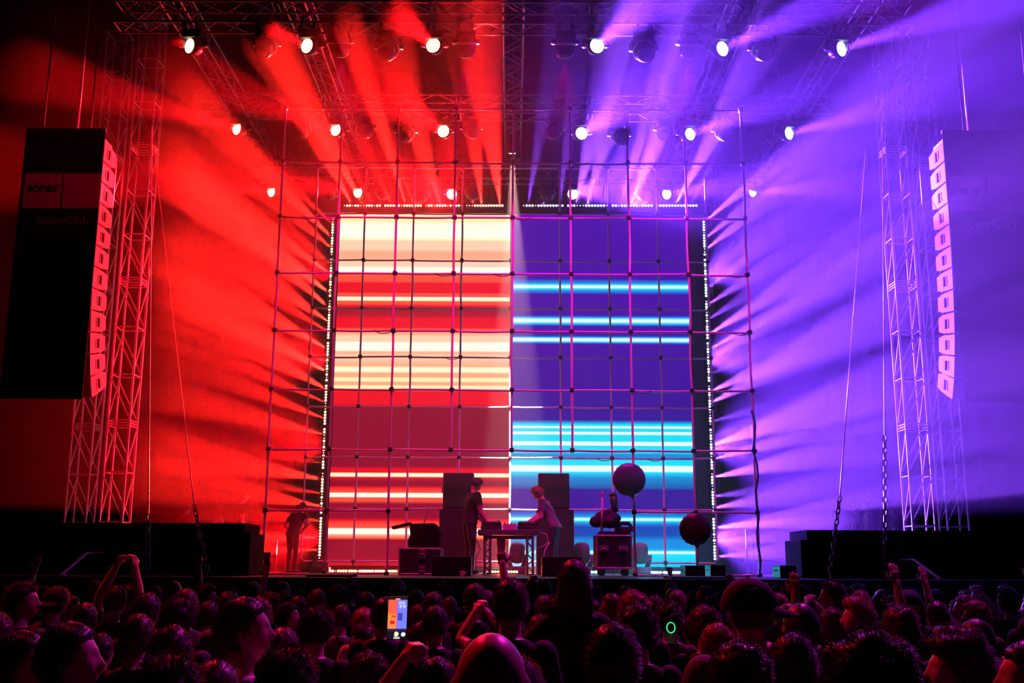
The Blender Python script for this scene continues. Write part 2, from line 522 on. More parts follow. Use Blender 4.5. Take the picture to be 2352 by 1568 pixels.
RAY_RED, RAY_VIO = (1.0, .014, .009), (.25, .055, 1.0)
GLOW = {'red': (1.0, .001, .006), 'violet': (.17, .03, 1.0)}
GAIN = {'red': 1.2, 'violet': 0.95}
def batten(a, b_, n, lens, beam, label, group, rays=5, power=70.0, cone=5.0, seed=0, fill=0.8, glow=2500.0, floor_glow=None):
    """one bar with n round lenses from a to b; the lit ones throw the narrow rays that show in the haze"""
    rnd = random.Random(seed)
    a, b_ = Vector(a), Vector(b_)
    e = empty('led_batten', a, label, 'stage light', group)
    d = b_ - a
    t = d.normalized()
    rot = d.to_track_quat('X', 'Z').to_matrix()
    bb = MB()
    bb.rbox(d / 2 + Vector((0, .05, 0)), (d.length - 0.02, 0.09, 0.085), 0.012, rot)
    bb.build('housing', M['black'], e)
    lit = []
    for i in range(n):
        p = t * (d.length * (i + 0.5) / n)
        on = rnd.random() < fill
        sc = 1.0 if on else 0.55
        put('lens', CELL[lens if on else 'led_off'] if on else CELL[lens], e, None, Matrix.Translation(p) @ Matrix.Scale(sc if on else 0.45, 4))
        if on: lit.append(p)
    if floor_glow:
        c = a + d / 2 + Vector((0, -0.06, 0.03))
        o = spot('glow', c, c + Vector((0, -1, -.02)), 60, floor_glow, 150, 0.5, 0.05)
        o.parent = e
        o.matrix_parent_inverse = Matrix.Translation(-a)
    if beam:
        tgt, col = beam
        for q in range(rays):
            w = a + t * (d.length * (q + rnd.uniform(.25, .75)) / rays) + Vector((0, -0.03, 0))
            dd = Vector(tgt) + Vector((rnd.uniform(-.03, .03), 0, rnd.uniform(-.03, .03)))
            o = spot('ray', w, w + dd * 10, power * rnd.choice((.3, .7, 1.0, 1.8)), col, cone * rnd.uniform(.7, 1.3), 0.4, 0.02)
            o.parent = e
            o.matrix_parent_inverse = Matrix.Translation(-a)
        if not glow: return e
        c = a + d / 2 + Vector((0, -0.03, 0))
        o = spot('glow', c, c + Vector(tgt) * 10 + Vector((tgt[0] * 12, 0, 0)), glow, GLOW['red' if col[0] > .9 else 'violet'], 60, 0.9, 0.05)
        o.parent = e
        o.matrix_parent_inverse = Matrix.Translation(-a)
    return e
BY = 22.475
ordn = ['topmost', 'second from the top', 'third from the top', 'fourth from the top', 'fifth from the top', 'third from the bottom', 'second from the bottom', 'lowest']
for side, col, lens, x0, x1, y0, y1 in (('red', RAY_RED, 'led_red', 768, 730, 497, 1288), ('violet', RAY_VIO, 'led_violet', 1617, 1641, 497, 1290)):
    A, B = P(x0, y0, BY), P(x1, y1, BY)
    A.x = B.x = 0.5 * (A.x + B.x)
    s = -1 if side == 'red' else 1
    for k in range(8):
        p0, p1 = A.lerp(B, k / 8 + 0.004), A.lerp(B, (k + 1) / 8 - 0.004)
        batten(p0, p1, 14, lens, ((s * 0.175, -1, 0.0), col), 'upright LED batten on the %s wall edge, %s of eight' % (side, ordn[k]), '%s battens up the wall edge' % side, 3, 52000 * GAIN[side], 6.0, k + (50 if s > 0 else 0), 0.75, (5000 if s < 0 else 9000) if k % 2 else 0)
topn = {'red': ['nearest the wall edge', 'second from the wall edge', 'second from the middle gap', 'next to the middle gap'], 'violet': ['next to the middle gap', 'second from the middle gap', 'second from the wall edge', 'nearest the wall edge']}
for side, col, lens, x0, x1 in (('red', RAY_RED, 'led_red', 785, 1160), ('violet', RAY_VIO, 'led_violet', 1196, 1606)):
    A, B = P(x0, 472, BY), P(x1, 472, BY)
    s = -1 if side == 'red' else 1
    for k in range(4):
        p0, p1 = A.lerp(B, k / 4 + 0.008), A.lerp(B, (k + 1) / 4 - 0.008)
        batten(p0, p1, 14, lens, ((s * 0.03, -1, 0.02), col), 'flat LED batten on top of the %s wall half, %s' % (side, topn[side][k]), '%s battens along the wall top' % side, 3, 75000 * GAIN[side], 5.5, k + (70 if s > 0 else 20), 0.8, (5000 if s < 0 else 8000) if k == 2 else 0)
for k, (x0, x1, side, lens, lab) in enumerate(((725, 798, 'red', 'led_redhot', 'at the red corner'), (800, 858, 'red', 'led_redhot', 'second from the red corner'), (860, 917, 'red', 'led_redhot', 'beside the flight case'), (1116, 1190, 'red', 'led_redhot', 'under the equipment table'), (1330, 1372, 'violet', 'led_cyan', 'behind the wheeled rack case'), (1452, 1512, 'violet', 'led_cyan', 'beside the wheeled rack case'), (1514, 1572, 'violet', 'led_cyan', 'beside the black monitor boxes'))):
    A, B = P(x0, 1309, 20.2), P(x1, 1309, 20.2)
    A.z = B.z = STAGE + 0.043
    batten(A, B, 12, lens, None, 'glowing %s LED batten on the stage floor %s' % ('red' if side == 'red' else 'cyan', lab), 'floor battens', seed=k + 90, fill=0.85, floor_glow=(1.0, .05, .03) if side == 'red' else (.05, .6, 1.0))
# ================================================================== moving lights
def yoke_parts(e, hub_z, w, h):
    """base box clamped under the truss, two yoke arms"""
    b = MB()
    b.rbox((0, 0, hub_z + h + 0.06), (w * 0.95, w * 0.85, 0.13), 0.02)
    for sx in (-1, 1):
        b.box((sx * w * .3, 0, hub_z + h + 0.14), (0.05, 0.44, 0.04))
        for sy in (-1, 1):
            b.box((sx * w * .3, sy * 0.18, hub_z + h + 0.185), (0.05, 0.06, 0.05))
    b.build('base', M['black'], e)
    for s in (-1, 1):
        a = MB()
        a.tube([(s * w * .42, 0, hub_z + h + .02), (s * w * .54, 0, hub_z + h * .7), (s * w * .55, 0, hub_z)], [0.045, 0.04, 0.05], 8)
        a.build('yoke_arm', M['gloss'], e, True)

def direction(d):
    return Vector(d).normalized().to_track_quat('-Y', 'Z').to_matrix().to_4x4()

def wash_light(loc, d, side, label, group, power, cone, col, drop=0.36, size=0.115):
    e = empty('wash_light', loc, label, 'stage light', group)
    yoke_parts(e, 0, 0.32, drop - 0.1)
    R = direction(d)
    b = MB()
    RY = R @ Matrix.Rotation(math.radians(90), 4, 'X')
    b.lathe([(0.05, -0.15), (0.10, -0.12), (size + .01, -0.03), (size + .022, 0.05), (size + .006, 0.058)], 20, RY)
    head = b.build('head', M['gloss'], e, True)
    b = MB()
    k = 0
    for ring in range(4):
        for j in range(max(1, ring * 6)):
            a = 2 * math.pi * j / max(1, ring * 6)
            rr = ring * size / 3.4
            b.ball(RY @ Vector((rr * math.cos(a), rr * math.sin(a), 0.062)), size / 7.2, 6, 4)
    lens = b.build('lens_cluster', M['wash_' + side], head, True)
    lens['kind'] = 'stuff'
    o = spot('beam', Vector(loc) + Vector(d).normalized() * 0.1, Vector(loc) + Vector(d) * 10, power, col, cone, 0.55, 0.06)
    o.parent = e
    o.matrix_parent_inverse = Matrix.Translation(-Vector(loc))
    return e
M['wash_red'] = material('lit_warm_lens', (0.3, 0.3, 0.3), 0.3, emit=(1.0, .55, .30), strength=7.0)
M['wash_violet'] = material('lit_cold_lens', (0.3, 0.3, 0.3), 0.3, emit=(.62, .92, 1.0), strength=7.0)

def spot_head(loc, d, label, group, drop=0.40):
    """unlit moving head: round glossy housing hanging lens first in its yoke"""
    e = empty('moving_head', loc, label, 'stage light', group)
    yoke_parts(e, 0, 0.34, drop - 0.1)
    RY = direction(d) @ Matrix.Rotation(math.radians(90), 4, 'X')
    b = MB()
    b.lathe([(0.05, -0.17), (0.12, -0.155), (0.155, -0.10), (0.165, 0.0), (0.15, 0.14), (0.125, 0.2), (0.115, 0.2)], 18, RY)
    h = b.build('head', M['gloss'], e, True)
    b = MB()
    b.lathe([(0.11, 0.195), (0.10, 0.215), (0.06, 0.23), (0.01, 0.235)], 16, RY)
    b.build('lens', M['glass_lens'], h, True)
    b = MB()
    b.lathe([(0.168, -0.02), (0.172, -0.015), (0.172, 0.015), (0.168, 0.02)], 18, RY)
    b.build('trim_ring', M['trim_pale'], h, True)
    return e
M['glass_lens'] = material('dark_glass_lens', (0.03, 0.03, 0.04), 0.05)
M['trim_pale'] = material('grey_trim', (0.5, 0.5, 0.52), 0.3, metal=0.4)

RED_W, VIO_W = (1.0, .0025, .006), (.17, .028, 1.0)
rows = [('front', 15.55, 0, [(443, 108), (711, 108), (998, 107), (1368, 108), (1653, 115), (1925, 115)], [(612, 105), (780, 97), (893, 112), (1070, 95), (1298, 98), (1478, 117), (1585, 100), (1750, 115)], 1.0),
        ('middle', 18.85, 1, [(550, 297), (776, 300), (1021, 303), (1333, 308), (1580, 310), (1806, 308)], [(695, 295), (838, 288), (932, 304), (1083, 290), (1273, 292), (1423, 312), (1528, 296), (1662, 302)], 1.0),
        ('rear', 22.1, 2, [(628, 440), (826, 442), (1040, 446), (1313, 446), (1527, 446), (1724, 440)], [(760, 440), (880, 430), (966, 448), (1085, 440), (1258, 438), (1478, 440)], 1.0)]
WPOW = {0: 11000, 1: 11000, 2: 11000}
o3 = ['outermost', 'second from outside', 'innermost']
for nm, Y, ri, lit, dark, _ in rows:
    for i, (px, py) in enumerate(lit):
        p = P(px, py, Y)
        side = 'red' if i < 3 else 'violet'
        s = -1 if i < 3 else 1
        j = i if i < 3 else 5 - i
        d = Vector((s * (0.62, 0.52, 0.30)[j], (-0.80, -0.87, -1.0)[j], (-0.10, -0.10, -0.16)[j] - (0.12 if ri == 2 else 0)))
        wash_light(p, d, side, 'lit %s wash light, %s on its half of the %s truss' % (side, o3[j], nm), 'lit wash lights', WPOW[ri] * (1.0 if i < 3 else 1.7) * (3.2, 2.2, 1.2)[j], (17, 18, 22)[j], RED_W if i < 3 else VIO_W, TR[ri][1] - p.z - 0.305)
    nd = len(dark)
    for i, (px, py) in enumerate(dark):
        p = P(px, py, Y)
        p.z = min(p.z, TR[ri][1] - 0.305 - 0.13)
        side = 'red' if i < nd / 2 else 'violet'
        q = (i if i < nd / 2 else nd - 1 - i)
        n2 = nd // 2
        w = (['outermost', 'second from outside', 'third from outside', 'innermost'] if n2 == 4 else ['outermost', 'middle one', 'innermost'])[q]
        d = Vector((0.25 * (1 if i % 2 else -1), -0.75, -0.65 if i % 2 else -0.9))
        back = ri == 0 and i in (1, 3, 4, 6)
        if back:
            d = Vector((p.x * 0.9, 18.6, 3.6)) - p                     # these four shine upstage on the lattices and performers
        h = spot_head(p, d, ('moving head shining upstage' if back else 'unlit moving head') + ', %s on the %s half of the %s truss' % (w, side, nm), 'moving heads on the trusses', TR[ri][1] - p.z - 0.305)
        if back:
            o = spot('beam', p + d.normalized() * .24, p + d, 1250, (1.0, .0, .14 if side == 'red' else .55), 58, .7, .05)
            o.parent = h
            o.matrix_parent_inverse = Matrix.Translation(-p)

# white profile lamp over the middle, pointing straight down
def profile_lamp(loc, tgt, label, power, cone, col, L=0.34, rod=0.9):
    e = empty('profile_lamp', loc, label, 'stage light')
    R = direction(Vector(tgt) - Vector(loc)) @ Matrix.Rotation(math.radians(90), 4, 'X')
    b = MB()
    b.lathe([(0.05, -L), (0.085, -L + .04), (0.09, -0.1), (0.075, -0.06), (0.085, 0.0), (0.078, 0.0)], 16, R)
    b.build('barrel', M['black'], e, True)
    b = MB(); b.lathe([(0.07, -0.012), (0.06, 0.004), (0.005, 0.01)], 14, R)
    b.build('lens', M['white_lamp'], e, True)
    b = MB(); b.tube([(-.11, 0, -.02 + L * .5), (-.11, 0, L + .1), (.11, 0, L + .1), (.11, 0, -.02 + L * .5)], 0.012, 6)
    b.tube([(0, 0, L + .1), (0, 0, rod)], 0.02, 6)
    b.build('yoke', M['black'], e)
    o = spot('beam', Vector(loc) + (Vector(tgt) - Vector(loc)).normalized() * .04, tgt, power, col, cone, 0.35, 0.03)
    o.parent = e
    o.matrix_parent_inverse = Matrix.Translation(-Vector(loc))
    return e
M['white_lamp'] = material('lit_white_lens', (.3, .3, .3), 0.3, emit=(1.0, .95, .85), strength=25.0)
p = P(1177, 352, TR[1][0] + 0.18)
profile_lamp(p, (p.x + 0.1, 21.0, STAGE + 2.2), 'lit white profile lamp pointing down over the middle of the stage', 70000, 14, (1.0, .50, .50), rod=TR[1][1] - 0.19 - p.z)
# ================================================================== gear on the stage
def boxed(name, px0, px1, py0, Y, depth, label, cat, mats=None, group=None, py1=None):
    """an Empty on the deck under a box seen between two pixel columns; returns (empty, width, height)"""
    a, c = P(px0, py0, Y), P(px1, py0, Y)
    e = empty(name, ((a.x + c.x) / 2, Y, STAGE), label, cat, group)
    return e, c.x - a.x, a.z - STAGE

def speaker_stack(px0, px1, px2, px3, ptop, pmid, Y, label):
    e, w, h = boxed('monitor_speaker', px0, px1, ptop, Y, .5, label, 'speaker', group='tall monitor speakers')
    hm = P(px0, pmid, Y).z - STAGE
    x2, x3 = P(px2, pmid, Y).x - e.location.x, P(px3, pmid, Y).x - e.location.x
    b = MB(); b.rbox(((x2 + x3) / 2, 0, hm / 2), (x3 - x2, 0.62, hm), 0.015)
    sub = b.build('subwoofer_cabinet', M['speaker'], e)
    b = MB(); b.box(((x2 + x3) / 2, -.318, hm / 2), (x3 - x2 - .06, 0.012, hm - .08))
    b.build('grille', M['grille'], sub)
    b = MB(); b.rbox((0, 0, (hm + h) / 2 + .002), (w, 0.5, h - hm), 0.015)
    top = b.build('top_cabinet', M['speaker'], e)
    b = MB(); b.box((0, -.257, (hm + h) / 2), (w - .06, 0.012, h - hm - .08))
    b.build('grille', M['grille'], top)
    for s in (-1, 1):
        b = MB(); b.tube([(s * (w / 2 + .004), .0, hm + (h - hm) * .45), (s * (w / 2 + .03), .0, hm + (h - hm) * .48), (s * (w / 2 + .03), .0, hm + (h - hm) * .62), (s * (w / 2 + .004), .0, hm + (h - hm) * .65)], .012, 6)
        b.build('handle', M['steel'], top)
    return e
M['speaker'] = material('speaker_paint', (0.02, 0.017, 0.024), 0.55, noise_scale=40, bump=0.15)
M['grille'] = material('speaker_grille', (0.022, 0.02, 0.025), 0.5, noise_scale=300, noise_amt=0.6)
speaker_stack(1020, 1089, 1012, 1092, 1088, 1170, 20.1, 'tall black monitor speaker behind the performer on the red side')
speaker_stack(1236, 1306, 1232, 1316, 1089, 1171, 20.1, 'tall black monitor speaker behind the performer on the cyan side')

# ------------------------------------------------------------------ equipment table of truss legs
TY = 19.05
pa, pb = P(1099, 1217, TY), P(1238, 1217, TY)
tx, tw, th = (pa.x + pb.x) / 2, pb.x - pa.x, pa.z - STAGE
table = empty('equipment_table', (tx, TY, STAGE), 'truss legged table with mixing gear between the two performers', 'table')
M['table'] = material('table_board', (0.065, 0.055, 0.07), 0.5, noise_scale=10)
b = MB(); b.rbox((0, 0, th - .045), (tw, .72, .09), .012); b.build('table_top', M['table'], table)
b = MB(); b.rbox((0, -.30, th - .13), (tw * .80, .05, .06), .01); b.build('apron', M['table'], table)
for sx in (-1, 1):
    for sy in (-1, 1):
        lx, ly = sx * (tw / 2 - .16), sy * .27
        b = MB()
        for ax, ay in ((-.05, -.05), (.05, -.05), (.05, .05), (-.05, .05)):
            b.tube([(lx + ax, ly + ay, 0.01), (lx + ax, ly + ay, th - .09)], .018, 8)
        for k in range(6):
            z0, z1 = .05 + k * (th - .15) / 6, .05 + (k + 1) * (th - .15) / 6
            s = 1 if k % 2 else -1
            for ay in (-.05, .05): b.tube([(lx - s * .05, ly + ay, z0), (lx + s * .05, ly + ay, z1)], .008, 6)
            for ax in (-.05, .05): b.tube([(lx + ax, ly - s * .05, z0), (lx + ax, ly + s * .05, z1)], .008, 6)
        b.box((lx, ly, .008), (.16, .16, .016))
        b.build('leg', M['table_leg'] if 'table_leg' in M else M.setdefault('table_leg', material('dark_truss', (0.14, 0.12, 0.16), 0.4, metal=.4)), table)
ztop = STAGE + th
def deck_player(px0, px1, label):
    a, c = P(px0, 1217, TY), P(px1, 1217, TY)
    e = empty('turntable', ((a.x + c.x) / 2, TY - .05, ztop), label, 'turntable', 'turntables')
    w = c.x - a.x
    b = MB(); b.rbox((0, 0, .035), (w, .36, .07), .01)
    for sx in (-1, 1):
        for sy in (-1, 1): b.lathe([(.03, 0), (.03, .0), (.03, .01)], 8, Matrix.Translation((sx * (w / 2 - .04), sy * .13, 0)))
    b.build('case', M['black'], e)
    b = MB(); b.rbox((0, 0, .10), (w * .96, .34, .06), .012); b.build('body', M['gloss'], e)
    b = MB(); b.lathe([(.135, .13), (.14, .135), (.14, .147), (.01, .149)], 24, Matrix.Translation((-.02, 0, 0))); pl = b.build('platter', M['steel'], e, True)
    b = MB(); b.lathe([(.132, .1492), (.132, .1515), (.01, .152)], 24, Matrix.Translation((-.02, 0, 0))); b.build('record', M['gloss'], pl, True)
    b = MB(); b.lathe([(.02, .13), (.02, .17), (.012, .175)], 10, Matrix.Translation((w / 2 - .05, .1, 0)))
    b.tube([(w / 2 - .05, .1, .172), (w / 2 - .055, -.02, .170), (w / 2 - .12, -.1, .160)], .006, 6); b.build('tonearm', M['steel'], e, True)
    return e
deck_player(1105, 1153, 'turntable on the equipment table under the hands of the standing performer')
deck_player(1188, 1236, 'turntable on the equipment table under the hands of the bending performer')
a = P(1155, 1217, TY); c = P(1186, 1217, TY)
e = empty('mixer', ((a.x + c.x) / 2, TY - .08, ztop), 'small mixer with pale knobs between the two turntables', 'mixer')
w = c.x - a.x
b = MB(); b.prism([(-w / 2, 0), (w / 2, 0), (w / 2, .10), (-w / 2, .10)], -.16, .16); b.build('body', material('mixer_face', (.5, .5, .42), .45), e)
for i in range(4):
    for j in range(4):
        b = MB(); b.lathe([(.013, .10), (.011, .125), (.003, .126)], 8, Matrix.Translation((-w / 2 + .035 + i * (w - .07) / 3, -.11 + j * .07, 0)))
        b.build('knob', M['white_plastic'] if (i + j) % 2 else M['black'], e, True)
# cables from the table
for k, pts in enumerate((((1236, 1222), (1255, 1226), (1260, 1243), (1250, 1253), (1234, 1259)), ((1262, 1245), (1252, 1262), (1246, 1290), (1243, 1318)), ((1100, 1220), (1090, 1228), (1098, 1248), (1104, 1262), (1092, 1280), (1094, 1318)))):
    b = MB(); b.tube([P(x, y, TY - .1 - .05 * k) for x, y in pts], .010, 6)
    tag(b.build('signal_cable', M['white_plastic'] if k < 2 else M['steel'], None, True), ('white cable looping from the table edge to the bending performer', 'pale cable hanging down beside the bending performer', 'bundle of pale cable hanging beside the standing performer')[k], 'cable')

# ------------------------------------------------------------------ flight cases and what lies on them
def flight_case(px0, px1, py0, Y, depth, label, plates, wheels=False, group='flight cases'):
    e, w, h = boxed('flight_case', px0, px1, py0, Y, depth, label, 'flight case', group=group)
    z0 = .11 if wheels else 0
    b = MB(); b.rbox((0, 0, (z0 + h) / 2), (w - .02, depth - .02, h - z0 - .01), .008); b.build('body', M['case'], e)
    for sx in (-1, 1):
        for sy in (-1, 1):
            pole('edge_rail', (sx * (w / 2 - .012), sy * (depth / 2 - .012), z0), (sx * (w / 2 - .012), sy * (depth / 2 - .012), h), .016, e, M['case_edge'])
    for zz in (z0 + .014, h - .014):
        for sy in (-1, 1):
            pole('edge_rail', (-w / 2 + .012, sy * (depth / 2 - .012), zz), (w / 2 - .012, sy * (depth / 2 - .012), zz), .016, e, M['case_edge'])
    for (fx, fz, fw, fh) in plates:
        b = MB()
        b.rbox((fx * w, -depth / 2 - .004, z0 + fz * (h - z0)), (fw, .018, fh), .006)
        pl = b.build('latch_plate', M['case_edge'], e)
        b = MB(); b.rbox((fx * w, -depth / 2 - .014, z0 + fz * (h - z0)), (fw * .62, .012, fh * .62), .004)
        b.build('latch_recess', M['black'], pl)
        b = MB(); b.tube([(fx * w - fw * .22, -depth / 2 - .026, z0 + fz * (h - z0)), (fx * w + fw * .22, -depth / 2 - .026, z0 + fz * (h - z0))], .010, 6)
        b.build('latch_handle', M['steel'], pl)
    if wheels:
        for sx in (-1, 1):
            for sy in (-1, 1):
                b = MB()
                b.lathe([(.05, -.018), (.053, -.01), (.053, .01), (.05, .018)], 14, Matrix.Translation((sx * (w / 2 - .1), sy * (depth / 2 - .1), .053)) @ Matrix.Rotation(math.radians(90), 4, 'X'))
                b.box((sx * (w / 2 - .1), sy * (depth / 2 - .1), .098), (.09, .09, .02))
                b.build('caster', M['black'], e)
    return e, w, h
M['case'] = material('flight_case_board', (0.014, 0.012, 0.018), 0.5, noise_scale=30)
M['case_edge'] = material('case_edge_metal', (0.42, 0.36, 0.40), 0.4, metal=.6)
e, w, h = flight_case(920, 1017, 1258, 18.3, .6, 'black flight case with pale latch plate beside the red screen bars', [(.05, .78, .10, .16), (.05, .15, .10, .16)])
cx, cz = e.location.x, STAGE + h
# covered machine with a lid that sticks out, on the flight case
bag = empty('padded_bag', (cx + .05, 18.3, cz), 'bulging dark bag with an open flap on the flight case', 'bag')
b = MB()
rb = random.Random(2)
prof = [(-.26, .0), (-.27, .12), (-.23, .22), (-.25, .36), (-.2, .40), (.17, .41), (.23, .36), (.28, .22), (.25, .08), (.27, 0)]
b.prism(prof, -.2, .2)
o = b.build('bag_body', M['drape'], bag)
bv = o.modifiers.new('round', 'BEVEL'); bv.width = .05; bv.segments = 3
b = MB(); b.prism([(-.22, .385), (-.54, .31), (-.55, .35), (-.24, .425)], -.17, .19); b.build('flap', M['drape'], bag)
b = MB(); b.tube([(-.02, -.05, .40), (.02, -.05, .52), (.05, -.05, .66)], [.012, .008, .004], 6); b.build('antenna', M['steel'], bag)
# black box loudspeakers lying on the deck in front
def floor_monitor(px0, px1, py0, Y, label, wedge=False):
    e, w, h = boxed('floor_monitor', px0, px1, py0, Y, .5, label, 'speaker', group='low black floor monitors')
    b = MB()
    if wedge:
        n = len(b.v)
        b.add([(-w / 2, -.3, 0), (w / 2, -.3, 0), (w / 2, .3, 0), (-w / 2, .3, 0), (-w / 2, -.26, h * .6), (w / 2, -.26, h * .6), (w / 2, .02, h), (-w / 2, .02, h), (w / 2, .24, h * .9), (-w / 2, .24, h * .9)],
              [(0, 1, 5, 4), (4, 5, 6, 7), (7, 6, 8, 9), (9, 8, 2, 3), (0, 3, 2, 1), (0, 4, 7, 9, 3), (1, 2, 8, 6, 5)])
    else:
        b.rbox((0, 0, h / 2), (w, .5, h), .012)
    b.build('cabinet', M['speaker'], e)
    b = MB(); b.box((0, -.302 if wedge else -.257, h * (.3 if wedge else .5)), (w - .06, .01, h * (.5 if wedge else .84))); b.build('grille', M['grille'], e)
    for s in (-1, 1):
        b = MB(); b.tube([(s * (w / 2 + .003), -.05, h * .6), (s * (w / 2 + .025), -.03, h * .6), (s * (w / 2 + .025), .05, h * .6), (s * (w / 2 + .003), .07, h * .6)], .01, 6)
        b.build('handle', M['black'], e)
    return e
floor_monitor(995, 1084, 1277, 17.0, 'black floor monitor box in front of the standing performer')
floor_monitor(1244, 1335, 1278, 17.0, 'black floor monitor box in front of the bending performer')
floor_monitor(710, 815, 1316, 15.4, 'low black wedge monitor near the stage edge on the red side', True)
floor_monitor(1530, 1660, 1322, 15.2, 'long low black wedge monitor near the stage edge under the balloon', True)
floor_monitor(1568, 1613, 1298, 16.6, 'small square black monitor below the darker balloon')
floor_monitor(1625, 1659, 1297, 16.6, 'small square black monitor next to the outer lattice upright')
floor_monitor(1782, 1819, 1298, 16.0, 'small black monitor beside the draped riser on the violet side')
# wheeled rack with clutter
e, w, h = flight_case(1366, 1447, 1229, 18.2, .62, 'tall wheeled rack case with two pale latch plates on the cyan side', [(-.29, .60, .15, .09), (.25, .60, .15, .09)], True)
rx, rz = e.location.x, STAGE + h
M['fabric'] = material('dark_jacket', (0.02, 0.018, 0.03), 0.9, noise_scale=8, bump=.4)
b = MB(); b.rbox((0, 0, .03), (w * .9, .5, .06), .01); tag(b.build('keyboard_case', M['gloss'], None, False, Matrix.Translation((rx + .02, 18.2, rz))), 'thin dark equipment tray on the wheeled rack case', 'equipment')
b = MB()
for k in range(26):
    a = rb.uniform(0, 6.28); r = rb.uniform(0, .2)
    b.ball((r * math.cos(a) - .04, r * math.sin(a) * .8, .10 + rb.uniform(0, .24) * (1 - r * 2)), rb.uniform(.07, .13), 8, 6, (1, 1, .75))
jk = put('jacket_heap', b.mesh('jacket_heap', (M['fabric'],), True), None, None, Matrix.Translation((rx - .06, 18.2, rz + .06)))
rm = jk.modifiers.new('blend', 'REMESH'); rm.mode = 'VOXEL'; rm.voxel_size = .02; rm.use_smooth_shade = True
tag(jk, 'crumpled dark jacket heaped on the wheeled rack case', 'jacket')
b = MB(); b.ball((0, 0, .07), .07, 12, 8, (1.0, .8, 1)); b.tube([(0, 0, .10), (-.02, 0, .28)], [.055, .075], 10); b.ball((-.025, 0, .31), .075, 10, 8, (1, .8, .7))
tag(b.build('video_camera', M['gloss'], None, True, Matrix.Translation((rx + .04, 18.15, rz + .36))), 'small dark camera head sticking up from the jacket heap', 'camera')
b = MB(); b.tube([(0, 0, .0), (.01, 0, .3), (.02, 0, .62)], [.02, .018, .016], 8); b.ball((.02, 0, .66), .03, 8, 6, (.7, .7, 2.0))
tag(b.build('microphone_stand', material('pink_lit_stand', (.55, .4, .5), .4), None, True, Matrix.Translation((rx - .20, 17.95, rz))), 'pale upright stick standing on the wheeled rack case', 'microphone')
b = MB(); b.rbox((0, 0, .04), (.3, .26, .08), .015); b.tube([(-.1, 0, .08), (-.05, 0, .14), (.08, 0, .14), (.12, 0, .07)], .035, 8)
tag(b.build('camera_bag', M['fabric'], None, True, Matrix.Translation((rx + .20, 18.2, rz + .06))), 'small dark bag on the cyan side of the rack case top', 'bag')

# moving heads standing on the deck in front of the wall
def floor_head(px, Y, label, yaw=0.2):
    p = P(px, 1300, Y)
    e = empty('floor_moving_head', (p.x, Y, STAGE), label, 'stage light', 'moving heads on the floor', yaw)
    b = MB(); b.rbox((0, 0, .07), (.36, .30, .14), .03); b.build('base', M['head_grey'], e)
    for s in (-1, 1):
        b = MB(); b.tube([(s * .13, 0, .12), (s * .19, 0, .25), (s * .19, 0, .36)], [.05, .045, .05], 8); b.build('yoke_arm', M['head_grey'], e, True)
    b = MB()
    mt = Matrix.Translation((0, 0, .36)) @ Matrix.Rotation(math.radians(12), 4, 'X')
    b.lathe([(.06, -.16), (.12, -.14), (.15, -.05), (.15, .12), (.13, .19), (.09, .22), (.02, .23)], 16, mt)
    b.build('head', M['head_grey'], e, True)
    return e
M['head_grey'] = material('grey_lamp_housing', (.13, .13, .16), .35)
floor_head(1187, 20.6, 'grey floor moving head seen under the equipment table', .5)
floor_head(1337, 20.3, 'grey floor moving head on the table side of the wheeled rack', -.2)
floor_head(1470, 20.3, 'grey floor moving head on the balloon side of the wheeled rack', .2)
# small bits on the deck
b = MB(); b.rbox((0, 0, .06), (.36, .26, .12), .02); b.tube([(-.1, 0, .11), (-.16, .02, .2), (-.05, .0, .24)], .03, 8); b.ball((.1, 0, .15), .06, 8, 6)
q = P(735, 1290, 20.0)
tag(b.build('cable_heap', M['cable'], None, True, Matrix.Translation((q.x, 20.0, STAGE))), 'dark heap of cable at the foot of the red wall edge', 'cable')

# ------------------------------------------------------------------ foil balloons tied to the lattice
def balloon(px, py, r_px, Y, knot_px, label, mat):
    p = P(px, py, Y)
    s = scale_at(Y, p.z)
    r = r_px / s
    e = empty('foil_balloon', p, label, 'balloon', 'foil balloons')
    b = MB()
    n, m = 40, 12
    vs, fs = [], []
    for side in (-1, 1):
        for j in range(m + 1):
            rr = r * math.sin(math.pi / 2 * j / m)
            for i in range(n):
                a = 2 * math.pi * i / n
                wr = 1 + .018 * math.sin(a * 22) * (j / m) ** 6
                vs.append((rr * math.cos(a) * wr, side * r * .42 * (math.cos(math.pi / 2 * j / m) ** .8) + .012 * (j / m) ** 3 * math.sin(a * 17 + side), rr * math.sin(a) * wr))
    N = n * (m + 1)
    for q in range(2):
        for j in range(m):
            for i in range(n):
                i2 = (i + 1) % n
                fs.append((q * N + j * n + i, q * N + j * n + i2, q * N + (j + 1) * n + i2, q * N + (j + 1) * n + i))
    for i in range(n):
        i2 = (i + 1) % n
        fs.append((m * n + i, m * n + i2, N + m * n + i2, N + m * n + i))
    b.add(vs, fs)
    b.build('foil', mat, e, True)
    kx = knot_px / s
    b = MB(); b.tube([(kx * .6, 0, -r * .97), (kx * .8, 0, -r * 1.08), (kx, 0, -r * 1.13)], [.045, .02, .03], 8); b.build('tail', mat, e, True)
    b = MB(); b.tube([(kx, 0, -r * 1.1), (kx + .02, .05, -r * 1.5), (kx + .01, .1, -r * 2.4), (kx + .04, .12, -(p.z - STAGE) + .02)], .006, 5); b.build('ribbon', M['ribbon'], e, True)
    return e
M['ribbon'] = material('pink_ribbon', (.7, .3, .5), .4)
M['foil_a'] = material('violet_foil', (.11, .03, .20), .35, metal=.35, noise_scale=9, noise_amt=.5, bump=.5)
M['foil_b'] = material('dark_foil', (.12, .03, .05), .22, metal=.6, noise_scale=14, noise_amt=.7, bump=.9)
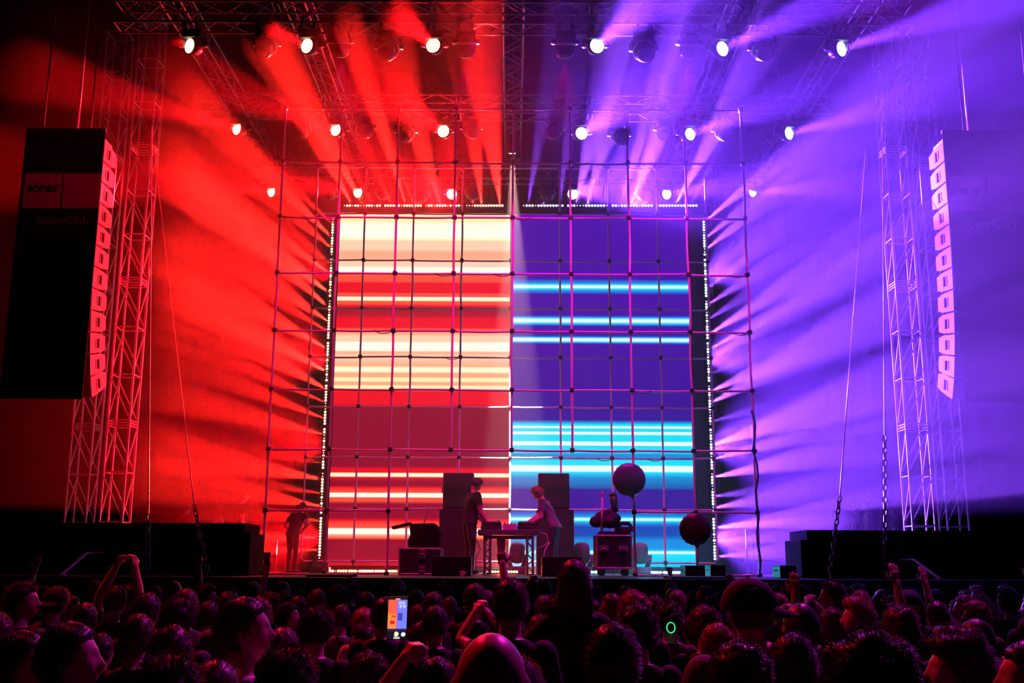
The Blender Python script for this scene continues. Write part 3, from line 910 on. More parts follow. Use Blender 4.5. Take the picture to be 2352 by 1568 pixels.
balloon(1445, 1101, 38, 17.3, 10, 'round plum coloured foil balloon floating beside the rack case', M['foil_a'])
balloon(1597, 1215, 37, 17.3, 4, 'round wrinkled dark foil balloon low on the violet side', M['foil_b'])
# ================================================================== draped risers at both sides, loudspeaker arrays, banners
def riser(name, x0, x1, ptop, Y, label, step):
    z1 = P(1176, ptop, Y).z
    e = empty(name, ((x0 + x1) / 2, Y, STAGE), label, 'riser', 'draped risers')
    b = MB()
    n = 60
    w = x1 - x0
    vs, fs = [], []
    for i in range(n + 1):
        x = -w / 2 + w * i / n
        y = -.5 + .02 * math.sin(i * 2.1)
        vs += [(x, y, 0), (x, y, z1 - STAGE), (x, .5, z1 - STAGE), (x, .5, 0)]
    for i in range(n):
        for k in range(3):
            fs.append((4 * i + k, 4 * i + 4 + k, 4 * i + 5 + k, 4 * i + 1 + k))
    fs += [(0, 1, 2, 3), (4 * n + 3, 4 * n + 2, 4 * n + 1, 4 * n)]
    b.add(vs, fs)
    b.build('drape', M['drape'], e)
    sx = w / 2 if step > 0 else -w / 2
    b = MB(); b.rbox((sx + step * .045, 0, (z1 - STAGE - .14) / 2), (.09, .96, z1 - STAGE - .14), .02)
    b.build('corner_post', M['drape'], e)
    return e
riser('draped_riser', -13.5, P(580, 1207, 16.6).x, 1207, 16.6, 'long black draped riser in front of the tower on the red side', 1)
riser('draped_riser', P(1832, 1215, 16.6).x, 13.5, 1216, 16.6, 'long black draped riser in front of the tower on the violet side', -1)

M['cab'] = material('pale_loudspeaker_side', (.42, .40, .40), .5, noise_scale=20, noise_amt=.1)
def array(px, py, Y, sgn, label):
    """twelve wedge cabinets hung in a curve; the inner side panels face the stage"""
    p = P(px, py, Y)
    W, D, H = 1.10, .60, .345
    cx = p.x + sgn * W / 2
    e = empty('line_array', (cx, Y, p.z), label, 'loudspeaker array', 'loudspeaker arrays')
    b = MB(); b.rbox((0, D * .5, .05), (W * .9, D * .8, .08), .01)
    for s in (-1, 1): b.box((s * W * .42, D * .5, .0), (.05, D * 1.05, .06))
    b.tube([(0, D * .5, .08), (0, D * .5, 15.06 - p.z)], .018, 6)
    b.build('fly_frame', M['steel'], e)
    ang = [0, .6, 1.2, 1.8, 2.4, 3.2, 4.2, 5.6, 7.5, 10.5, 15, 22]
    y, z = 0.0, 0.0
    for k in range(12):
        t = math.radians(ang[k])
        rot = Matrix.Rotation(-t, 3, 'X')
        c = Matrix.Translation((0, y, z)) @ Matrix.Rotation(t, 4, 'X')
        bb = MB()
        # side outline in (y, z): tall front, short back
        pts = [(0, -.012), (D * .72, -.02), (D, -.055), (D, -H + .075), (D * .72, -H + .035), (0, -H + .012)]
        n = len(pts)
        vs = [(-W / 2, a, q) for a, q in pts] + [(W / 2, a, q) for a, q in pts]
        fs = [tuple(range(n)), tuple(range(2 * n - 1, n - 1, -1))] + [(i, n + i, n + (i + 1) % n, (i + 1) % n) for i in range(n)]
        bb.add(vs, fs)
        cab = bb.build('cabinet', M['cab'], e, False, c)
        bb = MB(); bb.rbox((0, -.008, -H / 2), (W - .02, .02, H - .04), .005); bb.build('grille', M['grille'], cab)
        for s in (-1, 1):
            bb = MB(); bb.rbox((s * (W / 2), D * .50, -H / 2), (.014, .19, .15), .005); hp = bb.build('handle_recess', M['clamp'], cab)
            bb = MB(); bb.tube([(s * (W / 2 + .012), D * .50, -H / 2 - .075), (s * (W / 2 + .012), D * .50, -H / 2 + .075)], .016, 6); bb.build('handle', M['cab'], cab)
        y += math.sin(t) * H
        z -= math.cos(t) * H
    return e
array(237, 318, 15.9, -1, 'hanging curved loudspeaker array of twelve pale cabinets on the red side')
array(2166, 322, 15.9, 1, 'hanging curved loudspeaker array of twelve pale cabinets on the violet side')

M['scrim'] = material('black_scrim', (.007, .0065, .008), .9, noise_scale=60, spec=.1)
M['banner'] = material('pale_banner_cloth', (.20, .19, .20), .85, noise_scale=5, noise_amt=.12)
M['ink'] = material('black_ink', (.008, .008, .01), .8)
M['pale_ink'] = material('grey_ink', (.085, .08, .08), .8)
def words(txt, width, mat, parent, loc, bold=.0):
    cu = bpy.data.curves.new('lettering', 'FONT')
    cu.body = txt
    cu.size = 1.0
    cu.extrude = .004
    cu.offset = bold
    cu.align_x = 'LEFT'
    t = bpy.data.objects.new('lettering_source', cu)
    COL.objects.link(t)
    dg = bpy.context.evaluated_depsgraph_get()
    me = bpy.data.meshes.new_from_object(t.evaluated_get(dg))
    bpy.data.objects.remove(t)
    xs = [v.co.x for v in me.vertices]
    k = width / (max(xs) - min(xs))
    me.transform(Matrix.Rotation(math.radians(90), 4, 'X') @ Matrix.Diagonal((k, k, 1, 1)) @ Matrix.Translation((-min(xs), 0, 0)))
    me.materials.clear()
    me.materials.append(mat)
    return put('lettering', me, parent, None, Matrix.Translation(loc))
def hanging(px0, px1, py0, py1, Y, bx0, bx1, by0, by1, seam, texts, label):
    a, c = P(px0, py0, Y), P(px0, py1, Y)
    c.x = P(px1, py0, Y).x
    e = empty('hanging_scrim', (a.x, Y, c.z), label, 'scrim', 'hanging scrims')
    w, h = c.x - a.x, a.z - c.z
    vs, fs = [], []
    b = MB(); b.box((w / 2, 0, h / 2), (w, .02, h)); b.build('cloth', M['scrim'], e)
    b = MB(); b.tube([(0, .02, h), (w, .02, h)], .03, 8); b.tube([(w * .2, .02, h), (w * .2, .02, 15.06 - c.z)], .012, 6); b.tube([(w * .8, .02, h), (w * .8, .02, 15.06 - c.z)], .012, 6); b.build('hanging_bar', M['black'], e)
    A, C = P(bx0, by0, Y), P(bx1, by1, Y)
    A.x, C.x = P(bx0, (by0 + by1) / 2, Y).x, P(bx1, (by0 + by1) / 2, Y).x
    org = e.location
    S = P(seam, by0, Y).x
    for i, (u0, u1) in enumerate(((A.x, S - .012), (S + .012, C.x))):
        b = MB(); b.box(((u0 + u1) / 2 - org.x, -.02, (A.z + C.z) / 2 - org.z), (u1 - u0, .012, A.z - C.z)); bn = b.build('banner_panel', M['banner'], e)
    for txt, x0, x1, yb, mat, bold, dy in texts:
        q0, q1 = P(x0, yb, Y), P(x1, yb, Y)
        words(txt, q1.x - q0.x, mat, e, (q0.x - org.x, dy, q0.z - org.z), bold)
    return e
hanging(62, 243, 297, 916, 15.2, 56, 232, 399, 480, 148, (('s\u00f3nar', 64, 138, 441, M['ink'], .025, -.031), ('SonarClub', 82, 203, 516, M['pale_ink'], .0, -.016)), 'black hanging scrim with a pale printed banner on the red side')
hanging(2164, 2420, 302, 922, 15.2, 2174, 2420, 405, 488, 2262, (('s\u00f3nar', 2180, 2254, 448, M['ink'], .025, -.031), ('SonarClub', 2210, 2332, 524, M['pale_ink'], .0, -.016)), 'black hanging scrim with a pale printed banner on the violet side')

# ------------------------------------------------------------------ rigging lines and chains
M['chain'] = material('dark_chain', (.16, .16, .17), .4, metal=.8)
def chain(b, a, c, n):
    a, c = Vector(a), Vector(c)
    t = (c - a).normalized()
    u = t.orthogonal().normalized(); v = t.cross(u)
    L = (c - a).length / n
    for k in range(n):
        m = a + t * L * (k + .5)
        w = u if k % 2 else v
        b.tube([m + (t * math.cos(q) * L * .62 + w * math.sin(q) * L * .33) for q in [2 * math.pi * j / 8 for j in range(9)]], L * .12, 5)
def line(top, mid, low, label, r=.010):
    e = empty('rigging_line', low, label, 'rigging', 'rigging lines')
    o = Vector(low)
    b = MB(); b.tube([Vector(top) - o, Vector(mid) - o], r, 6); b.build('wire', M['alu'], e)
    b = MB(); n = max(3, int((Vector(mid) - o).length / .085)); chain(b, Vector(mid) - o, (0, 0, 0), n)
    ch = b.build('chain', M['chain'], e); ch['kind'] = 'stuff'
    return e
dk = lambda p: (p.x, p.y, STAGE + .01)
line(P(352, 330, 18.2), P(446, 1160, 15.4), dk(P(478, 1331, 15.0)), 'slanting guy wire ending in a chain on the red side')
line(P(349, 290, 15.7), P(341, 1180, 15.3), dk(P(339, 1331, 15.3)), 'straight hanging wire with chain on the red side')
line(P(1990, 330, 18.2), P(1929, 1140, 15.4), dk(P(1905, 1334, 15.0)), 'slanting guy wire ending in a chain on the violet side')
line(P(2027, 290, 15.7), P(2032, 1000, 15.3), dk(P(2033, 1334, 15.3)), 'straight hanging wire with chain on the violet side')
for (x0, y0, x1, y1, lab) in ((138, 1332, 200, 1270, 'red'), (2162, 1350, 2098, 1286, 'violet')):
    a, c = P(x0, y0, 15.1), P(x1, y1, 15.5)
    a.z = STAGE
    b = MB(); b.tube([a, c], .022, 8); b.tube([c, (c.x, 16.08, c.z)], .02, 8); b.box((a.x, a.y, STAGE + .01), (.14, .14, .02))
    tag(b.build('brace_pole', M['alu'], None, False), 'short slanting brace pole catching light low on the %s side' % lab, 'pole', 'brace poles')
# lit rail at the back of the stage on the red side
a, c = P(600, 1216, 25.6), P(662, 1222, 25.6)
e = empty('guard_rail', ((a.x + c.x) / 2, 25.6, STAGE), 'pale guard rail at the back of the stage on the red side', 'rail')
w = c.x - a.x
for k in range(2):
    pole('rail_bar', (-w / 2, 0, a.z - STAGE - k * .45), (w / 2, 0, a.z - STAGE - k * .45), .045 if not k else .025, e, M['tube'])
for k in (-1, 1):
    pole('rail_post', (k * w * .45, 0, 0), (k * w * .45, 0, a.z - STAGE), .025, e, M['tube'])
for k, (x, y) in enumerate(((636, 1240), (1713, 1215))):
    p0 = P(x, y, 20.3)
    b = MB(); b.tube([(0, 0, 0), (0, 0, p0.z - STAGE)], .012, 6); b.lathe([(.12, 0), (.12, .012), (.02, .02)], 14)
    tag(b.build('mic_stand', M['alu'], None, False, Matrix.Translation((p0.x, 20.3, STAGE))), 'thin upright stand on a round foot on the %s side of the stage' % ('red', 'violet')[k], 'stand', 'thin upright stands')
# ================================================================== people
from mathutils.kdtree import KDTree
SKIN = [material('skin_light', (.55, .36, .29), .36), material('skin_tan', (.42, .26, .19), .36), material('skin_dark', (.20, .11, .08), .5)]
TROUSERS = material('dark_trousers', (.02, .02, .03), .8)
SHOES = material('dark_shoes', (.015, .015, .015), .6)
SHIRTS = {k: material('shirt_' + k, c, .85, noise_scale=12, noise_amt=.15) for k, c in dict(black=(.012, .012, .014), grey=(.14, .14, .16), white=(.62, .60, .62), navy=(.02, .025, .06), olive=(.09, .10, .07), wine=(.10, .015, .03), sand=(.40, .33, .28)).items()}

def head_pts(nu=40, nv=30):
    """head about its own middle (ear height), face towards +y"""
    vs, fs = [], []
    g = lambda d, s: math.exp(-(d / s) ** 2)
    for j in range(nv + 1):
        t = math.pi * j / nv
        for i in range(nu):
            a = 2 * math.pi * i / nu
            x, y, z = math.sin(t) * math.cos(a), math.sin(t) * math.sin(a), math.cos(t)
            lo = max(0.0, -z)
            X = x * .076 * (1 - .30 * lo ** 1.4)
            Y = y * .098 * (1 - (.34 if y < 0 else .06) * lo ** 1.2) + .014 * lo
            Z = z * .118
            if z > 0: X *= 1 + .05 * math.sin(z * 3)
            if y > 0.15:
                Y += .026 * g(X, .011) * (g(Z + .028, .016) + .55 * g(Z + .006, .020))      # nose
                Y += .006 * g(X, .04) * g(Z - .030, .010)                                   # brow
                Y -= .011 * (g(X - .031, .015) + g(X + .031, .015)) * g(Z - .010, .013)       # eye sockets
                Y += .005 * (g(X - .031, .010) + g(X + .031, .010)) * g(Z - .008, .008)       # lids
                Y += .008 * g(X, .020) * (g(Z + .058, .006) + g(Z + .071, .007)) - .003 * g(X, .022) * g(Z + .0645, .003)
                Y += .010 * g(X, .022) * g(Z + .098, .016)                                   # chin
            vs.append(Vector((X, Y, Z)))
    for j in range(nv):
        for i in range(nu):
            i2 = (i + 1) % nu
            fs.append((j * nu + i, (j + 1) * nu + i, (j + 1) * nu + i2, j * nu + i2))
    return vs, fs
HV, HF = head_pts()

def rings(b, rows, n=20):
    """stack of ellipses: (centre, rx, ry)"""
    vs, fs = [], []
    fine = []
    for (c0, x0, y0), (c1, x1, y1) in zip(rows, rows[1:]):
        fine += [(Vector(c0).lerp(Vector(c1), q / 3), x0 + (x1 - x0) * q / 3, y0 + (y1 - y0) * q / 3) for q in range(3)]
    rows = fine + [rows[-1]]
    for c, rx, ry in rows:
        for k in range(n):
            a = 2 * math.pi * k / n
            vs.append(Vector((rx * math.copysign(abs(math.cos(a)) ** .85, math.cos(a)), ry * math.copysign(abs(math.sin(a)) ** .85, math.sin(a)), 0)) + Vector(c))
    for j in range(len(rows) - 1):
        for k in range(n):
            k2 = (k + 1) % n
            fs.append((j * n + k, j * n + k2, (j + 1) * n + k2, (j + 1) * n + k))
    fs.append(tuple(range(n - 1, -1, -1)))
    fs.append(tuple((len(rows) - 1) * n + k for k in range(n)))
    b.add(vs, fs)

def limb(b, pts, rs):
    fp, fr = [], []
    for i in range(len(pts) - 1):
        for q in range(6):
            fp.append(Vector(pts[i]).lerp(Vector(pts[i + 1]), q / 6)); fr.append(rs[i] + (rs[i + 1] - rs[i]) * q / 6)
    b.tube(fp + [pts[-1]], fr + [rs[-1]], 14)
    for p, r in zip(pts, rs):
        b.ball(p, r * 1.0, 10, 8)

def elbow_of(sh, hand, la, lf, hint):
    d = hand - sh
    L = min(d.length, la + lf - .01)
    d = d.normalized()
    a = (la * la - lf * lf + L * L) / (2 * L)
    h = math.sqrt(max(1e-6, la * la - a * a))
    n = hint - d * hint.dot(d)
    return sh + d * a + n.normalized() * h, sh + d * L

def hand(b, wrist, d, palm, gesture, side):
    """palm and five fingers; d points along the hand, palm is the palm's normal"""
    d = d.normalized()
    palm = (palm - d * palm.dot(d)).normalized()
    s = d.cross(palm).normalized() * side
    rot = Matrix((s, palm, d)).transposed()
    b.box(wrist + d * .045, (.078, .028, .085), rot)
    b.ball(wrist + d * .03, .036, 8, 6, (1.0, .55, 1.0), rot)
    curl = {'open': (.10, .12, .10), 'relaxed': (.35, .5, .4), 'fist': (1.5, 1.6, 1.0), 'grip': (.9, .9, .6), 'press': (.55, .6, .3)}[gesture]
    for k, (off, ln) in enumerate(((-.030, .078), (-.010, .088), (.011, .082), (.031, .064))):
        p = wrist + d * .083 + s * off
        ang = 0.0
        spread = (off * 4 if gesture == 'open' else 0)
        pts = [p - d * .02, p]
        for q in range(3):
            ang += curl[q]
            dirv = d * math.cos(ang) + palm * math.sin(ang) + s * spread
            p = p + dirv.normalized() * ln * (.45, .32, .23)[q]
            pts.append(p)
        b.tube(pts, [.0105, .0105, .0098, .0090, .0078], 8)
        b.ball(pts[-1], .0078, 6, 5)
    p = wrist + d * .025 - s * .036
    td = (d * .6 - s * .75 + palm * .25).normalized()
    p2 = p + td * .042
    p3 = p2 + (d * .9 - s * .1 + palm * (.3 if gesture != 'open' else .05)).normalized() * .034
    b.tube([p, p2, p3], [.014, .012, .009], 8)
    b.ball(p3, .009, 6, 5)

DN = Vector((0, 0, -1))
def person_mesh(name, head_yaw=0, head_pitch=0, head_roll=0, lean=0, lh=None, rh=None, lg='relaxed', rg='relaxed', build=1.0, seat=False, sleeves=.55, voxel=.0085, hair_at=None, lpalm=None, rpalm=None, lhint=None, rhint=None, twist=0):
    """one continuous body facing +y, feet on z = 0, 1.75 m tall; returns mesh and the head's matrix"""
    parts = []
    tw = Matrix.Rotation(math.radians(twist), 3, 'Z')
    ln = tw @ Matrix.Rotation(-math.radians(lean), 3, 'X')
    hip = Vector((0, 0, .95))
    U = lambda v: hip + ln @ (Vector(v) - hip)          # upper body leans about the hips
    def reg(r):
        b = MB(); parts.append((r, b)); return b
    k = build
    b = reg(1)
    rows = [((0, -.005, .90), .165 * k, .115 * k), ((0, -.005, 1.0), .158 * k, .112 * k), ((0, 0, 1.10), .148 * k, .108 * k), ((0, .005, 1.22), .163 * k, .116 * k), ((0, .005, 1.32), .175 * k, .118 * k), ((0, -.004, 1.40), .172 * k, .104), ((0, -.014, 1.445), .135, .082), ((0, -.02, 1.475), .085, .066)]
    rows = [(U(c), rx, ry) for c, rx, ry in rows]
    rings(b, rows)
    for s in (-1, 1):
        b.ball(U((s * .165 * k, -.012, 1.405)), .068 * k, 12, 8)
    b = reg(0)
    nb, nt = U((0, -.018, 1.468)), U((0, .005, 1.545))
    hm = Matrix.Translation(U((0, .018, 1.632))) @ (tw @ Matrix.Rotation(math.radians(head_yaw), 3, 'Z') @ Matrix.Rotation(math.radians(head_pitch), 3, 'X') @ Matrix.Rotation(math.radians(head_roll), 3, 'Y')).to_4x4()
    b.tube([nb, nb.lerp(nt, .5), hm @ Vector((0, -.012, -.06))], [.058, .056, .054], 12)
    b.add([hm @ v for v in HV], HF)
    for s in (-1, 1):
        b.ball(hm @ Vector((s * .078, -.008, -.006)), .03, 8, 8, (.42, .62, 1.05), (hm.to_3x3() @ Matrix.Rotation(s * .3, 3, 'Z')))
    for s, h, gest, palm, hint in ((-1, lh, lg, lpalm, lhint), (1, rh, rg, rpalm, rhint)):
        sh = U((s * .175 * k, -.012, 1.40))
        tgt = Vector(h) if h is not None else U((s * .235, .05, .86))
        el, wr = elbow_of(sh, tgt, .29, .26, Vector(hint) if hint is not None else (Vector((s * .5, -.6, -.35)) if h is None else Vector((s * .8, -.2, -.5))))
        b = reg(1)
        cut = sh.lerp(el, sleeves)
        limb(b, [sh, cut], [.064 * k, .056 * k])
        b = reg(0)
        limb(b, [sh.lerp(el, sleeves * 1.12), el, el.lerp(wr, .3), wr], [.046 * k, .041 * k, .042 * k, .029])
        d = (wr - el).normalized()
        hand(b, wr, d, Vector(palm) if palm is not None else Vector((-s, .1, 0)), gest, s)
    for s in (-1, 1):
        b = reg(2)
        if seat:
            kn = Vector((s * .13, .40, .86)); an = Vector((s * .12, .36, .44))
        else:
            kn = Vector((s * .10, .02, .50)); an = Vector((s * .10, -.02, .09))
        hp = Vector((s * .085, -.005, .90))
        limb(b, [hp, hp.lerp(kn, .5), kn, kn.lerp(an, .35), an], [.088 * k, .074 * k, .056, .054, .040])
        b = reg(3)
        b.ball(an + Vector((0, .06, -.045)), .06, 12, 8, (.75, 2.0, .62))
        b.ball(an + Vector((0, .0, -.04)), .052, 10, 8, (.9, 1.0, .95))
    allv, allf, lab = [], [], []
    for r, b in parts:
        n = len(allv)
        allv += b.v
        allf += [tuple(i + n for i in f) for f in b.f]
        lab += [r] * len(b.v)
    me = bpy.data.meshes.new(name + '_source')
    me.from_pydata(allv, [], allf)
    bm = bmesh.new(); bm.from_mesh(me); bmesh.ops.recalc_face_normals(bm, faces=bm.faces); bm.to_mesh(me); bm.free()
    o = bpy.data.objects.new(name + '_source', me)
    COL.objects.link(o)
    rm = o.modifiers.new('skin', 'REMESH'); rm.mode = 'VOXEL'; rm.voxel_size = voxel; rm.use_smooth_shade = True
    sm = o.modifiers.new('soft', 'SMOOTH'); sm.factor = .5; sm.iterations = 2
    dg = bpy.context.evaluated_depsgraph_get()
    out = bpy.data.meshes.new_from_object(o.evaluated_get(dg))
    out.name = name
    bpy.data.objects.remove(o)
    kd = KDTree(len(allv))
    for i, v in enumerate(allv): kd.insert(v, i)
    kd.balance()
    out.materials.clear()
    for m in (SKIN[0], SHIRTS['black'], TROUSERS, SHOES): out.materials.append(m)
    idx = [0] * len(out.polygons)
    vr = [lab[kd.find(v.co)[1]] for v in out.vertices]
    for p in out.polygons:
        rr = [vr[i] for i in p.vertices]
        idx[p.index] = max(set(rr), key=rr.count)
    out.polygons.foreach_set('material_index', idx)
    out.polygons.foreach_set('use_smooth', [True] * len(out.polygons))
    out.update()
    return out, hm

# ------------------------------------------------------------------ hair and headwear, modelled about the head's middle
def hair_mesh(kind, seed=1):
    rnd = random.Random(seed)
    P_ = dict(short=(.011, .006, 50, 1500, .014), curly=(.026, .020, 36, 2600, .020), afro=(.046, .024, 30, 3200, .026), tousled=(.018, .014, 30, 2000, .026), buzz=(.004, .001, 80, 900, .005), quiff=(.016, .007, 34, 1500, .022), long=(.014, .005, 30, 900, .022), bun=(.012, .004, 40, 1000, .014))[kind]
    th, amp, fr, ns, sl = P_
    b = MB()
    nu, nv = 44, 30
    vs, fs = [], []
    def surf(t, a):
        x, y, z = math.sin(t) * math.cos(a), math.sin(t) * math.sin(a), math.cos(t)
        lo = max(0.0, -z)
        base = Vector((x * .077 * (1 - .30 * lo ** 1.4), y * .099 * (1 - (.30 if y < 0 else .06) * lo ** 1.2) + .014 * lo, z * .119))
        # where hair grows: back to the nape, sides to the ear, front to the hairline
        line = .52 if y > .55 else (-.30 + max(0, y) * 1.45 if y > -.2 else -.62)
        m = max(0.0, min(1.0, (z - line) / .16))
        n = Vector((x / .077, y / .099, z / .119)).normalized()
        h = th * (1 + .35 * max(0, z)) + amp * noise.noise(base * fr + Vector((seed, 0, 0)))
        if kind == 'quiff': h += .035 * max(0, z) * max(0, .4 + y)
        if kind == 'long': h += .012 * max(0, -y)
        return base * (.93 + .07 * m) + n * (h * m), n, m
    for j in range(nv + 1):
        for i in range(nu):
            vs.append(surf(math.pi * j / nv, 2 * math.pi * i / nu)[0])
    for j in range(nv):
        for i in range(nu):
            i2 = (i + 1) % nu
            fs.append((j * nu + i, (j + 1) * nu + i, (j + 1) * nu + i2, j * nu + i2))
    b.add(vs, fs)
    c = 0
    while c < ns:
        z = rnd.uniform(-.7, 1); a = rnd.uniform(0, 2 * math.pi)
        p, n, m = surf(math.acos(z), a)
        if m < .5: continue
        c += 1
        curl = {'curly': .9, 'afro': .8, 'tousled': .7}.get(kind, .45)
        d = (n + Vector((rnd.uniform(-1, 1), rnd.uniform(-1, 1), rnd.uniform(-1, 1))) * curl + Vector((0, -.15, -.25 if kind in ('short', 'long', 'bun') else .05))).normalized()
        q = p + d * sl * rnd.uniform(.4, 1) * .6
        d2 = (d + Vector((rnd.uniform(-1, 1), rnd.uniform(-1, 1), rnd.uniform(-1, .6))) * curl).normalized()
        b.tube([p - n * .004, q, q + d2 * sl * .4], [.0011, .0010, .0004], 3, False)
    if kind == 'long':
        rows = []
        for k in range(9):
            t = k / 8
            rows.append((Vector((0, -.055 - .025 * math.sin(t * 2.2), .02 - .33 * t)), .082 + .022 * math.sin(t * 2.6) - .03 * t, .055 - .012 * t))
        rings(b, rows, 26)
        for k in range(260):
            a = rnd.uniform(0, 2 * math.pi)
            p = Vector((.088 * math.cos(a), -.055 + .05 * math.sin(a), .02))
            b.tube([p, p + Vector((math.cos(a) * .018, -.02, -.16)), p + Vector((rnd.uniform(-.02, .02), -.03, -.34 - rnd.uniform(0, .05)))], [.003, .003, .001], 3, False)
    if kind == 'bun':
        b.ball((0, -.10, .07), .045, 14, 10)
        for k in range(200):
            v = Vector((rnd.gauss(0, 1), rnd.gauss(0, 1), rnd.gauss(0, 1))).normalized()
            p = Vector((0, -.10, .07)) + v * .043
            b.tube([p, p + v * .012 + v.orthogonal() * .012], [.0015, .0005], 3, False)
    return b.mesh('hair_' + kind, (HAIR['dark'],), True)
HAIR = {'dark': material('dark_hair', (.028, .018, .014), .42, noise_scale=60), 'brown': material('brown_hair', (.075, .04, .024), .42, noise_scale=60), 'fair': material('fair_hair', (.26, .17, .10), .45, noise_scale=60), 'red': material('ginger_hair', (.30, .09, .04), .45, noise_scale=60)}
def cap_mesh(kind):
    b = MB()
    nu, nv = 32, 12
    vs, fs = [], []
    for j in range(nv + 1):
        t = math.pi * .53 * j / nv
        for i in range(nu):
            a = 2 * math.pi * i / nu
            vs.append((.088 * math.sin(t) * math.cos(a), .111 * math.sin(t) * math.sin(a), .022 + .112 * math.cos(t)))
    for j in range(nv):
        for i in range(nu):
            i2 = (i + 1) % nu
            fs.append((j * nu + i, (j + 1) * nu + i, (j + 1) * nu + i2, j * nu + i2))
    b.add(vs, fs)
    if kind == 'cap':
        pts = []
        for i in range(13):
            a = math.radians(15 + 150 * i / 12)
            pts.append((.086 * math.cos(a), .108 * math.sin(a), .022))
        out = [(x * 1.0, .105 + .085 * math.sin(math.radians(15 + 150 * i / 12)), -.002 - .012 * abs(x) / .08) for i, (x, y, z) in enumerate(pts)]
        vs = pts + out
        fs = [(i, i + 1, 14 + i, 13 + i) for i in range(12)]
        n = len(vs)
        vs = vs + [(x, y, z - .006) for x, y, z in vs]
        fs = fs + [(n + 13 + i, n + 14 + i, n + i + 1, n + i) for i in range(12)] + [(13 + i, 14 + i, n + 14 + i, n + 13 + i) for i in range(12)]
        b.add(vs, fs)
        b.ball((0, 0, .135), .008, 8, 6)
    else:
        b.lathe([(.094, .036), (.100, .020), (.150, -.022), (.152, -.026), (.098, .012)], 32, Matrix.Diagonal((1, 1.14, 1, 1)))
    return b.mesh(kind, (SHIRTS['black'],), True)
def headphone_mesh():
    b = MB()
    b.tube([(.092 * math.cos(a), -.005, .005 + .135 * math.sin(a)) for a in [math.pi * k / 12 for k in range(13)]], .010, 6)
    for s in (-1, 1):
        b.lathe([(.036, -.016), (.042, -.008), (.042, .010), (.030, .020)], 16, Matrix.Translation((s * .092, -.005, .0)) @ Matrix.Rotation(math.radians(90 * s), 4, 'Y'))
    return b.mesh('headphones', (M['gloss'],), True)

HEADGEAR = {k: hair_mesh(k, i + 2) for i, k in enumerate(('short', 'curly', 'afro', 'tousled', 'buzz', 'quiff', 'long', 'bun'))}
HEADGEAR['cap'] = cap_mesh('cap')
HEADGEAR['bucket'] = cap_mesh('bucket_hat')

def set_slot(o, i, m):
    o.material_slots[i].link = 'OBJECT'
    o.material_slots[i].material = m

def person(body, loc, rz, scale, hair, label, shirt='black', skin=0, haircol='dark', group=None, cat='person', extra=()):
    me, hm = body
    o = bpy.data.objects.new('person', me)
    COL.objects.link(o)
    o.location = loc
    o.rotation_euler = (0, 0, rz)
    o.scale = (scale,) * 3
    tag(o, label, cat, group)
    set_slot(o, 0, SKIN[skin]); set_slot(o, 1, SHIRTS[shirt])
    for h in ((hair,) if isinstance(hair, str) else hair or ()):
        nm = {'cap': 'cap', 'bucket': 'bucket_hat', 'capback': 'cap', 'capside': 'cap'}.get(h, 'hair')
        mtx = hm @ Matrix.Rotation({'capback': math.pi, 'capside': -math.pi / 2}.get(h, 0), 4, 'Z')
        c = put(nm, HEADGEAR['cap' if h.startswith('cap') else h], o, None, mtx)
        set_slot(c, 0, HAIR[haircol] if nm == 'hair' else SHIRTS[{'cap': 'navy', 'bucket': 'sand', 'capback': 'black', 'capside': 'black'}[h]])
    for nm, mesh in extra:
        put(nm, mesh, o, None, hm)
    return o
# ------------------------------------------------------------------ bodies in the poses the photograph shows
B = {}
B['stand'] = person_mesh('body_standing')
B['stand_up'] = person_mesh('body_looking_up', head_yaw=12, head_pitch=14, head_roll=4)
B['turn_r'] = person_mesh('body_face_turned', head_yaw=-72, head_pitch=6, voxel=.0065)
B['turn_l'] = person_mesh('body_face_turned_back', head_yaw=68, head_pitch=4, voxel=.0065)
B['slim'] = person_mesh('body_slim', build=.88, head_yaw=-8, head_roll=-5)
B['stocky'] = person_mesh('body_stocky', build=1.14, head_pitch=-4)
B['fist'] = person_mesh('body_fist_raised', rh=(.22, .16, 1.98), rg='fist', rpalm=(0, 1, 0), rhint=(1, 0, -.4), head_pitch=8)
B['wave'] = person_mesh('body_hand_waving', lh=(-.30, .16, 2.02), lg='open', lpalm=(0, 1, 0), lhint=(-1, 0, -.4), head_pitch=6)
B['heart'] = person_mesh('body_hands_joined_overhead', lh=(-.05, .12, 2.02), rh=(.08, .12, 2.02), lg='grip', rg='grip', lpalm=(1, .2, 0), rpalm=(-1, .2, 0), lhint=(-1, .1, -.2), rhint=(1, .1, -.2))
B['phone'] = person_mesh('body_holding_phone_up', lh=(-.16, .26, 1.72), rh=(-.06, .26, 1.70), lg='grip', rg='grip', lpalm=(.9, .4, 0), rpalm=(-.9, .4, 0), lhint=(-.6, -.2, -1), rhint=(.8, -.2, -1), head_pitch=10)
B['seated'] = person_mesh('body_riding_on_shoulders', seat=True, build=.88, head_pitch=6, lh=(-.30, .34, 1.16), rh=(.34, .42, 1.20), rg='open', lg='relaxed')

# ------------------------------------------------------------------ the two performers and the others on stage
def on_stage(px, ptop, Y, height=1.78):
    p = P(px, ptop, Y)
    return Vector((p.x, Y, STAGE)), (p.z - STAGE) / height
HP = headphone_mesh()
l0, s0 = on_stage(1080, 1092, 19.05)
